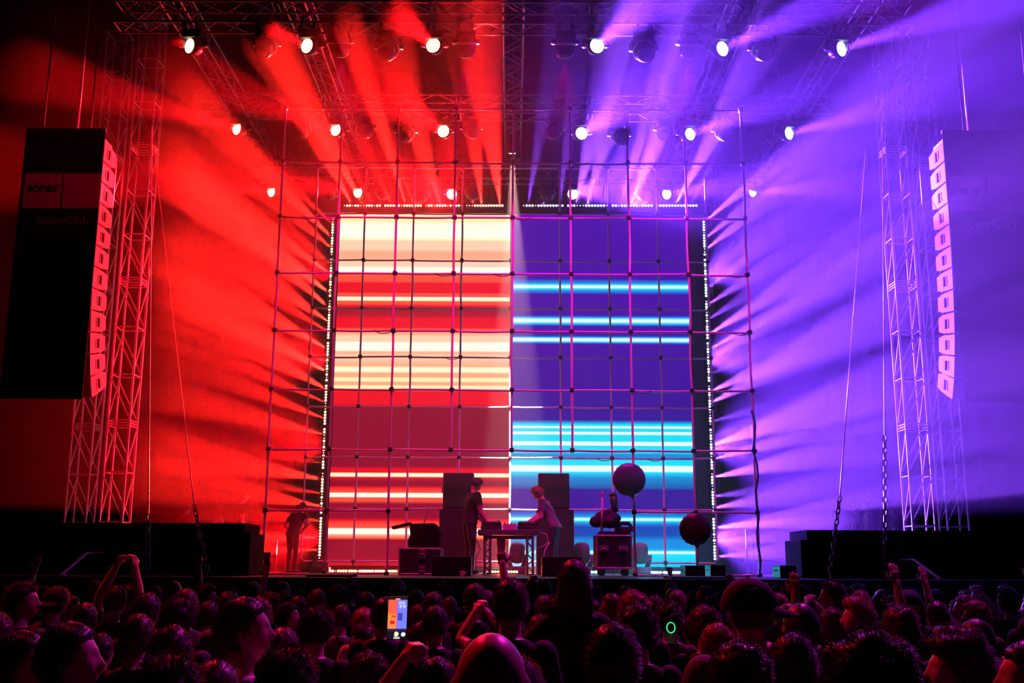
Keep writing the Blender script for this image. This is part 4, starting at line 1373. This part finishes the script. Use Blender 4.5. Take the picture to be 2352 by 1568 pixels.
# body faces +y; the standing performer faces +x, the bending one -x
def local(world, loc, rz, s):
    return Matrix.Rotation(-rz, 3, 'Z') @ ((Vector(world) - loc) / s)
rzA = math.radians(-66)
hA1, hA2 = P(1122, 1207, 18.92), P(1116, 1206, 19.2)
bodyA = person_mesh('body_standing_performer', lean=9, build=1.2, head_pitch=-42, lh=local(hA2, l0, rzA, s0), rh=local(hA1, l0, rzA, s0), lg='press', rg='press', lpalm=(0, 0, -1), rpalm=(0, 0, -1), lhint=(-.3, -.5, -1), rhint=(.3, -.5, -1), voxel=.0065)
person(bodyA, l0, rzA, s0, ('short',), 'performer in black shirt and headphones standing over the turntable', 'black', 0, 'dark', 'performers at the table', extra=(('headphones', HP),))
l1, s1 = on_stage(1272, 1117, 19.05, 1.69)
rzB = math.radians(74)
hB1, hB2 = P(1216, 1204, 18.95), P(1208, 1203, 19.2)
bodyB = person_mesh('body_bending_performer', lean=26, build=1.16, head_pitch=-38, lh=local(hB1, l1, rzB, s1), rh=local(hB2, l1, rzB, s1), lg='press', rg='press', lpalm=(0, 0, -1), rpalm=(0, 0, -1), lhint=(-.3, -.5, -1), rhint=(.3, -.5, -1), voxel=.0065)
person(bodyB, l1, rzB, s1, ('curly',), 'performer in grey shirt with ginger hair bending over the other turntable', 'grey', 0, 'red', 'performers at the table', extra=(('headphones', HP),))
B['bow'] = person_mesh('body_bowing_hands_on_hips', lean=22, head_pitch=-22, build=1.15, lh=(-.19, .12, 1.0), rh=(.19, .12, 1.0), lhint=(-1, -.2, 0), rhint=(1, -.2, 0))
l2, s2 = on_stage(676, 1156, 20.0, 1.66)
person(B['bow'], l2, math.radians(-35), s2, ('capback',), 'stagehand in a cap standing in the red haze behind the lattice', 'black', 0, 'dark')
for k, (px, pt, Y, hair, rz, lab, sh) in enumerate((
        (560, 1124, 21.5, 'short', -70, 'onlooker with rim lit face at the inner end of the red side riser', 'black'),
        (505, 1158, 22.5, 'long', -50, 'onlooker in a pale top behind the red side riser', 'sand'),
        (432, 1152, 22.0, 'short', -20, 'dim onlooker beside the guy wire behind the red side riser', 'wine'),
        (252, 1165, 21.0, 'curly', 10, 'dim onlooker seen through the inner tower on the red side', 'navy'),
        (1962, 1153, 22.3, 'long', 50, 'fair haired onlooker nearest the stage behind the violet side riser', 'grey'),
        (1992, 1146, 22.0, 'short', 60, 'onlooker in a white top behind the violet side riser', 'white'),
        (2034, 1140, 22.6, 'tousled', 30, 'taller onlooker beside the straight wire behind the violet side riser', 'wine'),
        (2052, 1165, 21.6, 'long', 60, 'shorter onlooker with folded look behind the violet side riser', 'olive'),
        (2080, 1158, 22.2, 'short', 40, 'outermost onlooker next to the inner tower on the violet side', 'grey'))):
    l, s = on_stage(px, pt, Y)
    person(B['turn_l' if k % 3 == 1 else 'stand'], l, math.radians(rz), s, (hair,), lab, sh, k % 2, 'fair' if 'fair' in lab else 'brown', 'onlookers at the side of the stage')

# ------------------------------------------------------------------ the audience
crowd = []     # (px, top, head width px, body, hair, shirt, skin, hair colour, turn in degrees, label)
def c(px, top, w, body, hair, label, shirt='black', skin=0, col='dark', rz=0):
    crowd.append([px, top, w, body, hair, label, shirt, skin, col, rz])
# from the red side to the violet side, near heads and far heads as the photograph shows them
c(54, 1330, 70, 'turn_r', 'tousled', 'audience member with dark tousled hair and lit profile at the red picture edge', 'black', 1)
c(127, 1344, 54, 'stand', ('short', 'capback'), 'audience member in a dark cap below the slanting brace pole', 'black')
c(40, 1383, 76, 'stand', 'curly', 'audience member with curly hair close to the red picture edge, middle distance', 'wine', 1)
c(-6, 1405, 74, 'stand', 'short', 'audience member cut off by the red picture edge', 'black', 0, 'brown')
c(50, 1444, 118, 'turn_r', 'short', 'near audience member in the red corner with magenta lit cheek', 'black', 0)
c(160, 1424, 122, 'turn_r', 'short', 'near audience member in sharp profile with lit forehead and nose', 'black', 0)
c(266, 1342, 52, 'heart', 'short', 'audience member with both hands joined high overhead', 'black', 0)
c(338, 1358, 64, 'stand', 'short', 'audience member in front of the dark riser beside the raised hands', 'black', 1)
c(411, 1364, 84, 'stand', 'tousled', 'audience member with round dark head beneath the guy wire chain', 'navy')
c(474, 1336, 55, 'turn_r', 'curly', 'audience member with curly hair right below the guy wire chain', 'black')
c(478, 1378, 54, 'stand', 'short', 'audience member tucked behind the round dark head', 'black', 1)
c(315, 1406, 80, 'stand_up', 'short', 'audience member with orange lit hair edge in the red third', 'black', 0, 'brown')
c(393, 1432, 104, 'stand', 'short', 'near dark audience member between lit hair edge and pale shirt', 'black')
c(560, 1367, 110, 'turn_r', 'short', 'near audience member in a pale lilac shirt on the red side', 'white', 0)
c(385, 1488, 172, 'stand', 'tousled', 'very near dark haired audience member at the bottom of the red third', 'black')
c(232, 1452, 70, 'slim', 'short', 'audience member half hidden behind the sharp profile', 'wine')
c(498, 1512, 130, 'slim', 'long', 'very near audience member with long hair under the pale lilac shirt', 'grey', 0, 'brown')
c(520, 1356, 48, 'stand', 'short', 'far audience member beside the curly head under the chain', 'black')
c(652, 1354, 42, 'wave', 'cap', 'audience member in a cap lifting a glowing orange cup', 'black', 0)
c(700, 1334, 30, 'turn_r', 'short', 'small far head against the dark stage skirt on the red side', 'black')
c(684, 1366, 47, 'stand', 'short', 'low dark head before the capped cup holder', 'black', 1)
c(728, 1350, 46, 'stand', 'short', 'head with orange rim light below the wedge monitor', 'wine', 0, 'brown')
c(775, 1337, 54, 'stand', 'curly', 'curly head with red lit crown below the floor battens', 'navy', 0, 'brown')
c(808, 1334, 34, 'turn_r', 'short', 'small far profile beside the red lit curly crown', 'black')
c(832, 1333, 29, 'stand', 'bun', 'small far head with a hair knot under the floor battens', 'black')
c(843, 1357, 46, 'slim', 'long', 'head with long dark hair in the middle of the red half', 'black')
c(662, 1378, 56, 'turn_r', 'tousled', 'upturned face in profile in the middle of the red half', 'black', 0)
c(728, 1384, 86, 'stand', 'tousled', 'broad dark head in the middle of the red half', 'black')
c(784, 1386, 50, 'stand', 'short', 'narrow dark head behind the broad dark head', 'grey')
c(838, 1394, 60, 'slim', 'long', 'audience member with long reddish hair left of the bright phone', 'white', 0, 'red')
c(833, 1428, 66, 'turn_l', 'tousled', 'audience member with lifted arm just below the reddish hair', 'grey', 0, 'brown')
c(652, 1438, 80, 'slim', 'bun', 'audience member with tied back hair lit along the parting', 'black', 0, 'brown')
c(660, 1474, 150, 'stand', 'tousled', 'very near dark head at the bottom of the red half', 'black')
c(845, 1490, 125, 'stand', 'curly', 'near curly head with pink rim just below the bright phone', 'black', 0)
c(880, 1368, 60, 'stand_up', 'short', 'audience member right behind the bright phone', 'black')
c(927, 1352, 32, 'stand', 'curly', 'small far curly head beyond the bright phone', 'wine')
c(957, 1352, 44, 'slim', 'long', 'audience member with long brown hair beside the bright phone', 'black', 0, 'brown')
c(995, 1357, 52, 'stand', 'short', 'dark shape of an audience member beside the long brown hair', 'black')
c(1000, 1388, 63, 'stand', 'short', 'round short haired head between phone and sun hat', 'black', 1)
c(968, 1425, 58, 'slim', 'short', 'small dark head under the phone holder arm', 'black')
c(1008, 1437, 74, 'stand', 'curly', 'dark curly head in front of the sun hat wearer', 'black')
c(1028, 1339, 36, 'fist', 'curly', 'far audience member with an arm up before the floor monitor', 'black')
c(1000, 1505, 118, 'phone', 'short', 'near audience member holding up the bright phone', 'black', 0)
c(1090, 1337, 55, 'fist', 'short', 'audience member raising a plastic cup before the equipment table', 'black')
c(1105, 1358, 62, 'turn_l', 'bucket', 'audience member in a pale sun hat and white shirt', 'white', 0)
c(1172, 1325, 80, 'stand', 'short', 'tall dark head in the exact middle below the table', 'black')
c(1250, 1327, 36, 'phone', 'short', 'far audience member filming below the bending performer', 'black')
c(1290, 1356, 86, 'stand', 'tousled', 'broad dark head carrying the long haired rider', 'black')
c(1352, 1363, 52, 'stand', 'curly', 'curly head pressed beside the broad dark head', 'black')
c(1452, 1351, 82, 'stand_up', 'curly', 'fair curly head glowing pink below the wheeled rack', 'black', 0, 'fair')
c(1464, 1381, 104, 'stand', 'curly', 'big dark curly head under the fair curly head', 'black')
c(1372, 1403, 90, 'stand', 'curly', 'curly head with violet glints in the middle', 'black', 0, 'brown')
c(1407, 1425, 128, 'stand', 'short', 'near dark head with short hair right of the middle', 'black')
c(1180, 1425, 86, 'stand', 'tousled', 'tousled dark head behind the bald man', 'black')
c(1128, 1453, 168, 'stocky', None, 'near bald man with shining red and violet scalp', 'black', 0)
c(1175, 1497, 176, 'stand', 'short', 'very near head at the bottom in front of the bald man', 'black')
c(1238, 1408, 66, 'fist', 'short', 'audience member whose bare forearm rises beside the broad dark head', 'grey', 0)
c(1537, 1374, 70, 'slim', 'tousled', 'audience member wearing a glowing green ring on a cord', 'wine', 0)
c(1545, 1349, 36, 'stand', 'buzz', 'small far round head under the darker balloon', 'black')
c(1520, 1339, 30, 'fist', 'short', 'small far audience member with a lifted hand under the darker balloon', 'black')
c(1722, 1331, 96, 'stocky', ('buzz', 'capside'), 'tall man in a cap standing out on the violet side', 'olive', 0)
c(1620, 1343, 36, 'turn_l', 'short', 'small far profile with lit forehead left of the tall capped man', 'black')
c(1592, 1354, 46, 'stand', 'curly', 'far dark curly head left of the tall capped man', 'black')
c(1634, 1365, 40, 'stand', 'short', 'dark head just left of the tall capped man', 'black', 1)
c(1656, 1356, 46, 'fist', 'curly', 'audience member with fist raised left of the tall capped man', 'wine')
c(1619, 1386, 84, 'stand', 'curly', 'pink lit curly head below the raised fist', 'black', 0, 'brown')
c(1643, 1428, 82, 'stand_up', 'short', 'reddish lit head at the shoulder of the tall capped man', 'black', 0, 'red')
c(1697, 1463, 168, 'stand', 'curly', 'very near dark head in front of the tall capped man', 'black')
c(1788, 1360, 46, 'stand', 'bun', 'pale head with tied hair right of the tall capped man', 'grey', 0, 'fair')
c(1808, 1346, 42, 'phone', 'short', 'audience member with hands up filming before the violet riser', 'black', 1)
c(1846, 1340, 50, 'stand', 'curly', 'curly head standing before the violet riser corner', 'black')
c(1841, 1384, 88, 'stand', 'buzz', 'smooth round head on the violet side', 'black', 1)
c(1820, 1450, 112, 'stand', 'short', 'near head with glowing red ear on the violet side', 'black')
c(1912, 1329, 56, 'turn_l', 'tousled', 'tall head at the foot of the violet guy wire', 'black')
c(1970, 1366, 68, 'turn_l', 'quiff', 'profile with a swept up pink quiff on the violet side', 'black', 0, 'fair')
c(1918, 1374, 46, 'phone', 'short', 'audience member lifting a phone beside the swept up quiff', 'grey', 0)
c(1992, 1430, 236, 'stand', 'afro', 'biggest nearest head with full round hair on the violet side', 'black')
c(2088, 1353, 50, 'turn_l', 'cap', 'audience member in a peaked pale cap on the violet side', 'black', 0)
c(2045, 1350, 30, 'turn_l', 'short', 'small far profile beside the peaked pale cap', 'black')
c(2066, 1385, 94, 'stand', 'curly', 'head with tight curls lit pink on the violet side', 'black', 0, 'brown')
c(2110, 1376, 60, 'stand', 'curly', 'dark curly head behind the tight pink curls', 'black')
c(2152, 1378, 54, 'wave', 'short', 'audience member with open hand raised on the violet side', 'black', 0)
c(2218, 1363, 52, 'turn_l', 'long', 'face turned to the stage with hair falling on both sides, violet side', 'wine', 0, 'brown')
c(2190, 1427, 178, 'turn_l', 'afro', 'second nearest head with bushy hair and lit red cheek', 'black', 0)
c(2240, 1420, 84, 'stand_up', 'buzz', 'shaved head peeking over the bushy hair', 'black', 0)
c(2312, 1347, 50, 'phone', 'tousled', 'audience member filming at the violet picture edge', 'black', 0)
c(2338, 1476, 74, 'turn_l', 'short', 'low face near the violet picture edge', 'wine', 0)
c(2297, 1508, 100, 'slim', 'curly', 'curly head in the bottom violet corner', 'grey', 0, 'brown')
c(2362, 1470, 120, 'turn_l', 'short', 'magenta lit face cut off by the violet picture edge', 'black', 0)
c(2202, 1372, 46, 'wave', 'short', 'audience member whose lit hand waves high before the violet riser', 'white', 0)
c(100, 1345, 42, 'wave', 'short', 'far audience member with two fingers up at the red side', 'black', 0)

WIDE = {'short': .182, 'curly': .235, 'afro': .285, 'tousled': .212, 'buzz': .168, 'quiff': .20, 'long': .20, 'bun': .184, 'cap': .182, 'bucket': .24, None: .165}
TOPZ = {'short': 1.772, 'curly': 1.80, 'afro': 1.83, 'tousled': 1.79, 'buzz': 1.757, 'quiff': 1.80, 'long': 1.775, 'bun': 1.772, 'cap': 1.768, 'bucket': 1.768, None: 1.75}
def first(h):
    return h if isinstance(h, str) or h is None else h[0]
def place(px, top, w, hair):
    depth = F_PX * WIDE[first(hair)] / w
    r = R_CAM @ Vector(((px - 1176.0) / F_PX, (784.0 - top) / F_PX, -1.0))
    return depth / 1.0, r
spots = []
for e in crowd:
    d, r = place(e[0], e[1], e[2], e[4])
    spots.append([d, r])
# people stand at least a shoulder's width apart: those too close move along their own line of sight
for it in range(60):
    for i in range(len(spots)):
        for j in range(i):
            a, b_ = CAM + spots[i][1] * spots[i][0], CAM + spots[j][1] * spots[j][0]
            dd = math.hypot(a.x - b_.x, a.y - b_.y)
            if dd < .40:
                near, far = (i, j) if spots[i][0] < spots[j][0] else (j, i)
                g = (.42 - dd) * .25
                spots[far][0] += g
                if spots[near][0] > 1.75: spots[near][0] -= g * .5
crowd_xy = []
people = []
for e, (d, r) in zip(crowd, spots):
    top = CAM + r * d
    s = top.z / TOPZ[first(e[4])]
    crowd_xy.append((top.x, top.y))
    face = math.radians(e[9]) + math.atan2(top.x, max(2.0, 20 - top.y)) * .8
    o = person(B[e[3]], (top.x, top.y, 0), face, s, e[4], e[5], e[6], e[7], e[8], 'audience')
    people.append(o)
# further rows towards the stage
NTH = 'first second third fourth fifth sixth seventh eighth ninth tenth eleventh twelfth thirteenth fourteenth fifteenth sixteenth seventeenth eighteenth nineteenth twentieth'.split()
NTH += ['twenty-' + q for q in NTH[:9]] + ['thirtieth'] + ['thirty-' + q for q in NTH[:9]]
rf = random.Random(21)
for row, (Y, n) in enumerate(((13.4, 36), (12.5, 32), (11.5, 28), (10.4, 24), (9.2, 18), (8.0, 13))):
    half = Y * .50
    seq = 0
    for k in range(n):
        x = -half + 2 * half * (k + .5) / n + rf.uniform(-.14, .14)
        y = Y + rf.uniform(-.25, .25)
        if any(math.hypot(x - a, y - b_) < .45 for a, b_ in crowd_xy): continue
        crowd_xy.append((x, y))
        seq += 1
        h = rf.gauss(1.66, .05)
        q = rf.random()
        body = 'fist' if q < .04 else 'phone' if q < .08 else 'wave' if q < .10 else rf.choice(['stand', 'stand_up', 'slim', 'turn_r', 'turn_l', 'stocky'])
        act = {'fist': 'with a fist up', 'phone': 'filming', 'wave': 'with a hand up'}.get(body, 'watching')
        hair = rf.choice(['short', 'short', 'curly', 'tousled', 'long', 'buzz', 'bun'])
        sh = rf.choice(['black', 'black', 'black', 'navy', 'grey', 'wine', 'olive', 'white'])
        look = {'short': 'short-haired', 'curly': 'curly-haired', 'tousled': 'tousled', 'long': 'long-haired', 'buzz': 'close-cropped', 'bun': 'knot-haired'}[hair]
        lab = '%s audience member %s, %s from the red side in the %s row' % (look, act, NTH[seq - 1], ('front', 'second', 'third', 'fourth', 'fifth', 'sixth')[row])
        person(B[body], (x, y, 0), math.radians(rf.uniform(-20, 20)), min(1.02, h / 1.77), hair, lab, sh, rf.choice([0, 0, 1, 2]), rf.choice(['dark', 'dark', 'brown', 'fair']), 'packed rows of the audience')
# the long haired rider sits on the shoulders of the broad dark head
i = [k for k, e in enumerate(crowd) if 'carrying' in e[5]][0]
base = people[i]
p = P(1318, 1283, base.location.y - .02)
person(B['seated'], (p.x, base.location.y - .02, p.z - 1.77 * .96), 0, .96, 'long', 'woman with long dark hair riding high on a friend in mid crowd', 'black', 0, 'dark', 'audience')

# ------------------------------------------------------------------ things in the audience's hands
def hold(body_key, label, pt):
    o = [q for q in people if q.get('label') == label][0]
    return Matrix.Translation(o.location) @ Matrix.Rotation(o.rotation_euler.z, 4, 'Z') @ Vector([v * o.scale.x for v in pt])
M['phone_screen'] = bpy.data.materials.new('phone_picture')
def phone(loc, label, picture, tilt=-8, rz=0):
    e = empty('phone', loc, label, 'phone', 'phones held up')
    e.rotation_euler = (math.radians(tilt), 0, rz)
    b = MB(); b.rbox((0, 0, 0), (.076, .009, .156), .0035); b.build('case', M['gloss'], e)
    w, h = .070, .149
    n, m = 28, 56
    vs, fs, cs = [], [], []
    for j in range(m + 1):
        for i in range(n + 1):
            u, v = i / n, j / m
            vs.append(((u - .5) * w, -.0062, (v - .5) * h))
            cs.append((*picture(u, v), 1))
    for j in range(m):
        for i in range(n):
            a = j * (n + 1) + i
            fs.append((a, a + 1, a + n + 2, a + n + 1))
    me = bpy.data.meshes.new('phone_screen')
    me.from_pydata(vs, [], fs)
    at = me.color_attributes.new('picture', 'FLOAT_COLOR', 'POINT')
    for k_, c_ in enumerate(cs): at.data[k_].color = c_
    me.materials.append(M['phone_pic'])
    put('screen', me, e)
    b = MB()
    for k_ in range(3): b.lathe([(.008, 0), (.008, .002), (.006, .003)], 10, Matrix.Translation((-.022 + .0 * k_, .0045, .055 - k_ * .02)) @ Matrix.Rotation(math.radians(-90), 4, 'X'))
    b.build('camera_lens', M['gloss'], e)
    return e
M['phone_pic'] = emission_from_attribute('phone_picture_glow', 1.3)
M['phone_pic'].cycles.emission_sampling = 'NONE'
def stage_picture(u, v):
    """the stage seen small on the phone, with the camera buttons below"""
    if v > .93: return (.9, .25, .08) if abs(u - .5) < .12 and v < .97 else (.01, .01, .012)
    if v < .24:
        d1 = math.hypot((u - .48) * .07, (v - .11) * .149); d2 = math.hypot((u - .84) * .07, (v - .11) * .149)
        if d1 < .0085: return (1.0, .80, .50)
        if d2 < .0075: return (1.0, .95, .85)
        if v < .05 and abs(u - .5) < .16: return (.5, .5, .5)
        return (.02, .01, .06) if v > .17 else (.008, .006, .012)
    if .18 < u < .42 and .50 < v < .56: return (.75, .05, .02)
    if .14 < u < .38 and .34 < v < .44: return (.65, .01, .02)
    if .52 < u < .76 and .44 < v < .62: return (.05, .05, .36)
    if u < .44: return (1.0, .10 + .12 * (v < .6), .05)
    if u < .50: return (.45, .05, .45)
    lam = sum(math.exp(-(((u - a) / .06) ** 2 + ((v - q) / .03) ** 2)) for a, q in ((.62, .86), (.8, .86), (.66, .78), (.86, .78)))
    return (.16 + .5 * lam, .18 + .5 * lam, .85 + .1 * lam)
ph = [q for q in people if 'holding up the bright phone' in q['label']][0]
pp = P(913, 1419, ph.location.y + .14)
phone(pp, 'bright phone screen showing the red and blue stage, held up in the crowd', stage_picture)
green = [q for q in people if 'green ring' in q['label']][0]
gx = P(1541, 1441, green.location.y - .17)
M['glow_green'] = material('glow_stick_green', (.05, .5, .2), .4, emit=(.02, .85, .25), strength=1.0)
M['glow_cord'] = material('pale_blue_cord', (.15, .18, .5), .5)
e = empty('glow_ring', gx, 'glowing green ring hanging on a pale cord from a neck', 'glow stick')
b = MB(); r0 = 11.5 / scale_at(gx.y, gx.z)
b.tube([(r0 * .82 * math.cos(a), 0, r0 * math.sin(a)) for a in [2 * math.pi * k / 24 for k in range(25)]], .0045, 6); b.build('ring', M['glow_green'], e, True)
b = MB(); b.tube([(0, 0, r0), (-.005, .0, r0 + .03), (.01, .01, r0 + .055), (.04, .02, r0 + .05), (.07, .04, r0 + .065), (.075, .06, r0 + .10)], .0025, 5); b.build('cord', M['glow_cord'], e, True)
def cup(loc, label, mat):
    e = empty('cup', loc, label, 'cup', 'cups held up')
    b = MB(); b.lathe([(.026, 0), (.028, .002), (.038, .118), (.0395, .12), (.037, .12), (.027, .006), (.002, .005)], 18); b.build('plastic', mat, e, True)
    b = MB(); b.lathe([(.0275, .008), (.0345, .085), (.002, .086)], 16); b.build('drink', M['drink'], e, True)
M['cup'] = material('clear_pink_cup', (.75, .45, .5), .25)
M['cup2'] = material('orange_cup', (.85, .30, .10), .35)
M['drink'] = material('pale_drink', (.5, .25, .08), .2)
q = [o for o in people if 'plastic cup' in o['label']][0]
hh = Matrix.Rotation(q.rotation_euler.z, 3, 'Z') @ Vector((.20, .20, 2.0)) * q.scale.x + q.location
cup(hh, 'translucent plastic cup raised in a fist before the table', M['cup'])
q = [o for o in people if 'glowing orange cup' in o['label']][0]
cp = Matrix.Rotation(q.rotation_euler.z, 3, 'Z') @ Vector((-.30, .205, 2.03)) * q.scale.x + q.location
cup(cp, 'small orange lit cup lifted on the red side of the crowd', M['cup2'])

# ================================================================== stage haze: even banks of fog that the lamps light up
def fog(density):
    m = bpy.data.materials.new('stage_fog')
    m.use_nodes = True
    nt = m.node_tree
    nt.nodes.clear()
    out = nt.nodes.new('ShaderNodeOutputMaterial')
    v = nt.nodes.new('ShaderNodeVolumeScatter')
    v.inputs['Color'].default_value = (1, 1, 1, 1)
    v.inputs['Density'].default_value = density
    v.inputs['Anisotropy'].default_value = 0.5
    nt.links.new(v.outputs[0], out.inputs['Volume'])
    return m
haze = empty('haze', (0, 20, STAGE), 'drifting stage haze glowing red on one side and violet on the other', 'haze')
haze['kind'] = 'stuff'
banks = [([(-13.9, 17.0), (-7.4, 15.4), (-5.2, 15.3), (-3, 14.6), (0, 13.4), (3, 12.0), (6, 9.8), (8, 8.2), (13.9, 8.2), (13.9, 26.65), (-13.9, 26.65)], 2.75, 14.85, 1.0),
         ([(-6.0, 16.9), (6.4, 16.9), (6.4, 26.6), (-6.0, 26.6)], STAGE + .004, 2.74, 1.2)]
for poly, z0, z1, k in banks:
    b = MB()
    n = len(poly)
    b.add([(x, y, z0) for x, y in poly] + [(x, y, z1) for x, y in poly], [tuple(range(n - 1, -1, -1)), tuple(range(n, 2 * n))] + [(i, (i + 1) % n, n + (i + 1) % n, n + i) for i in range(n)])
    o = put('haze_bank', b.mesh('haze_bank', (fog(HAZE * k),)), haze)
    o.matrix_parent_inverse = Matrix.Translation(-Vector(haze.location))
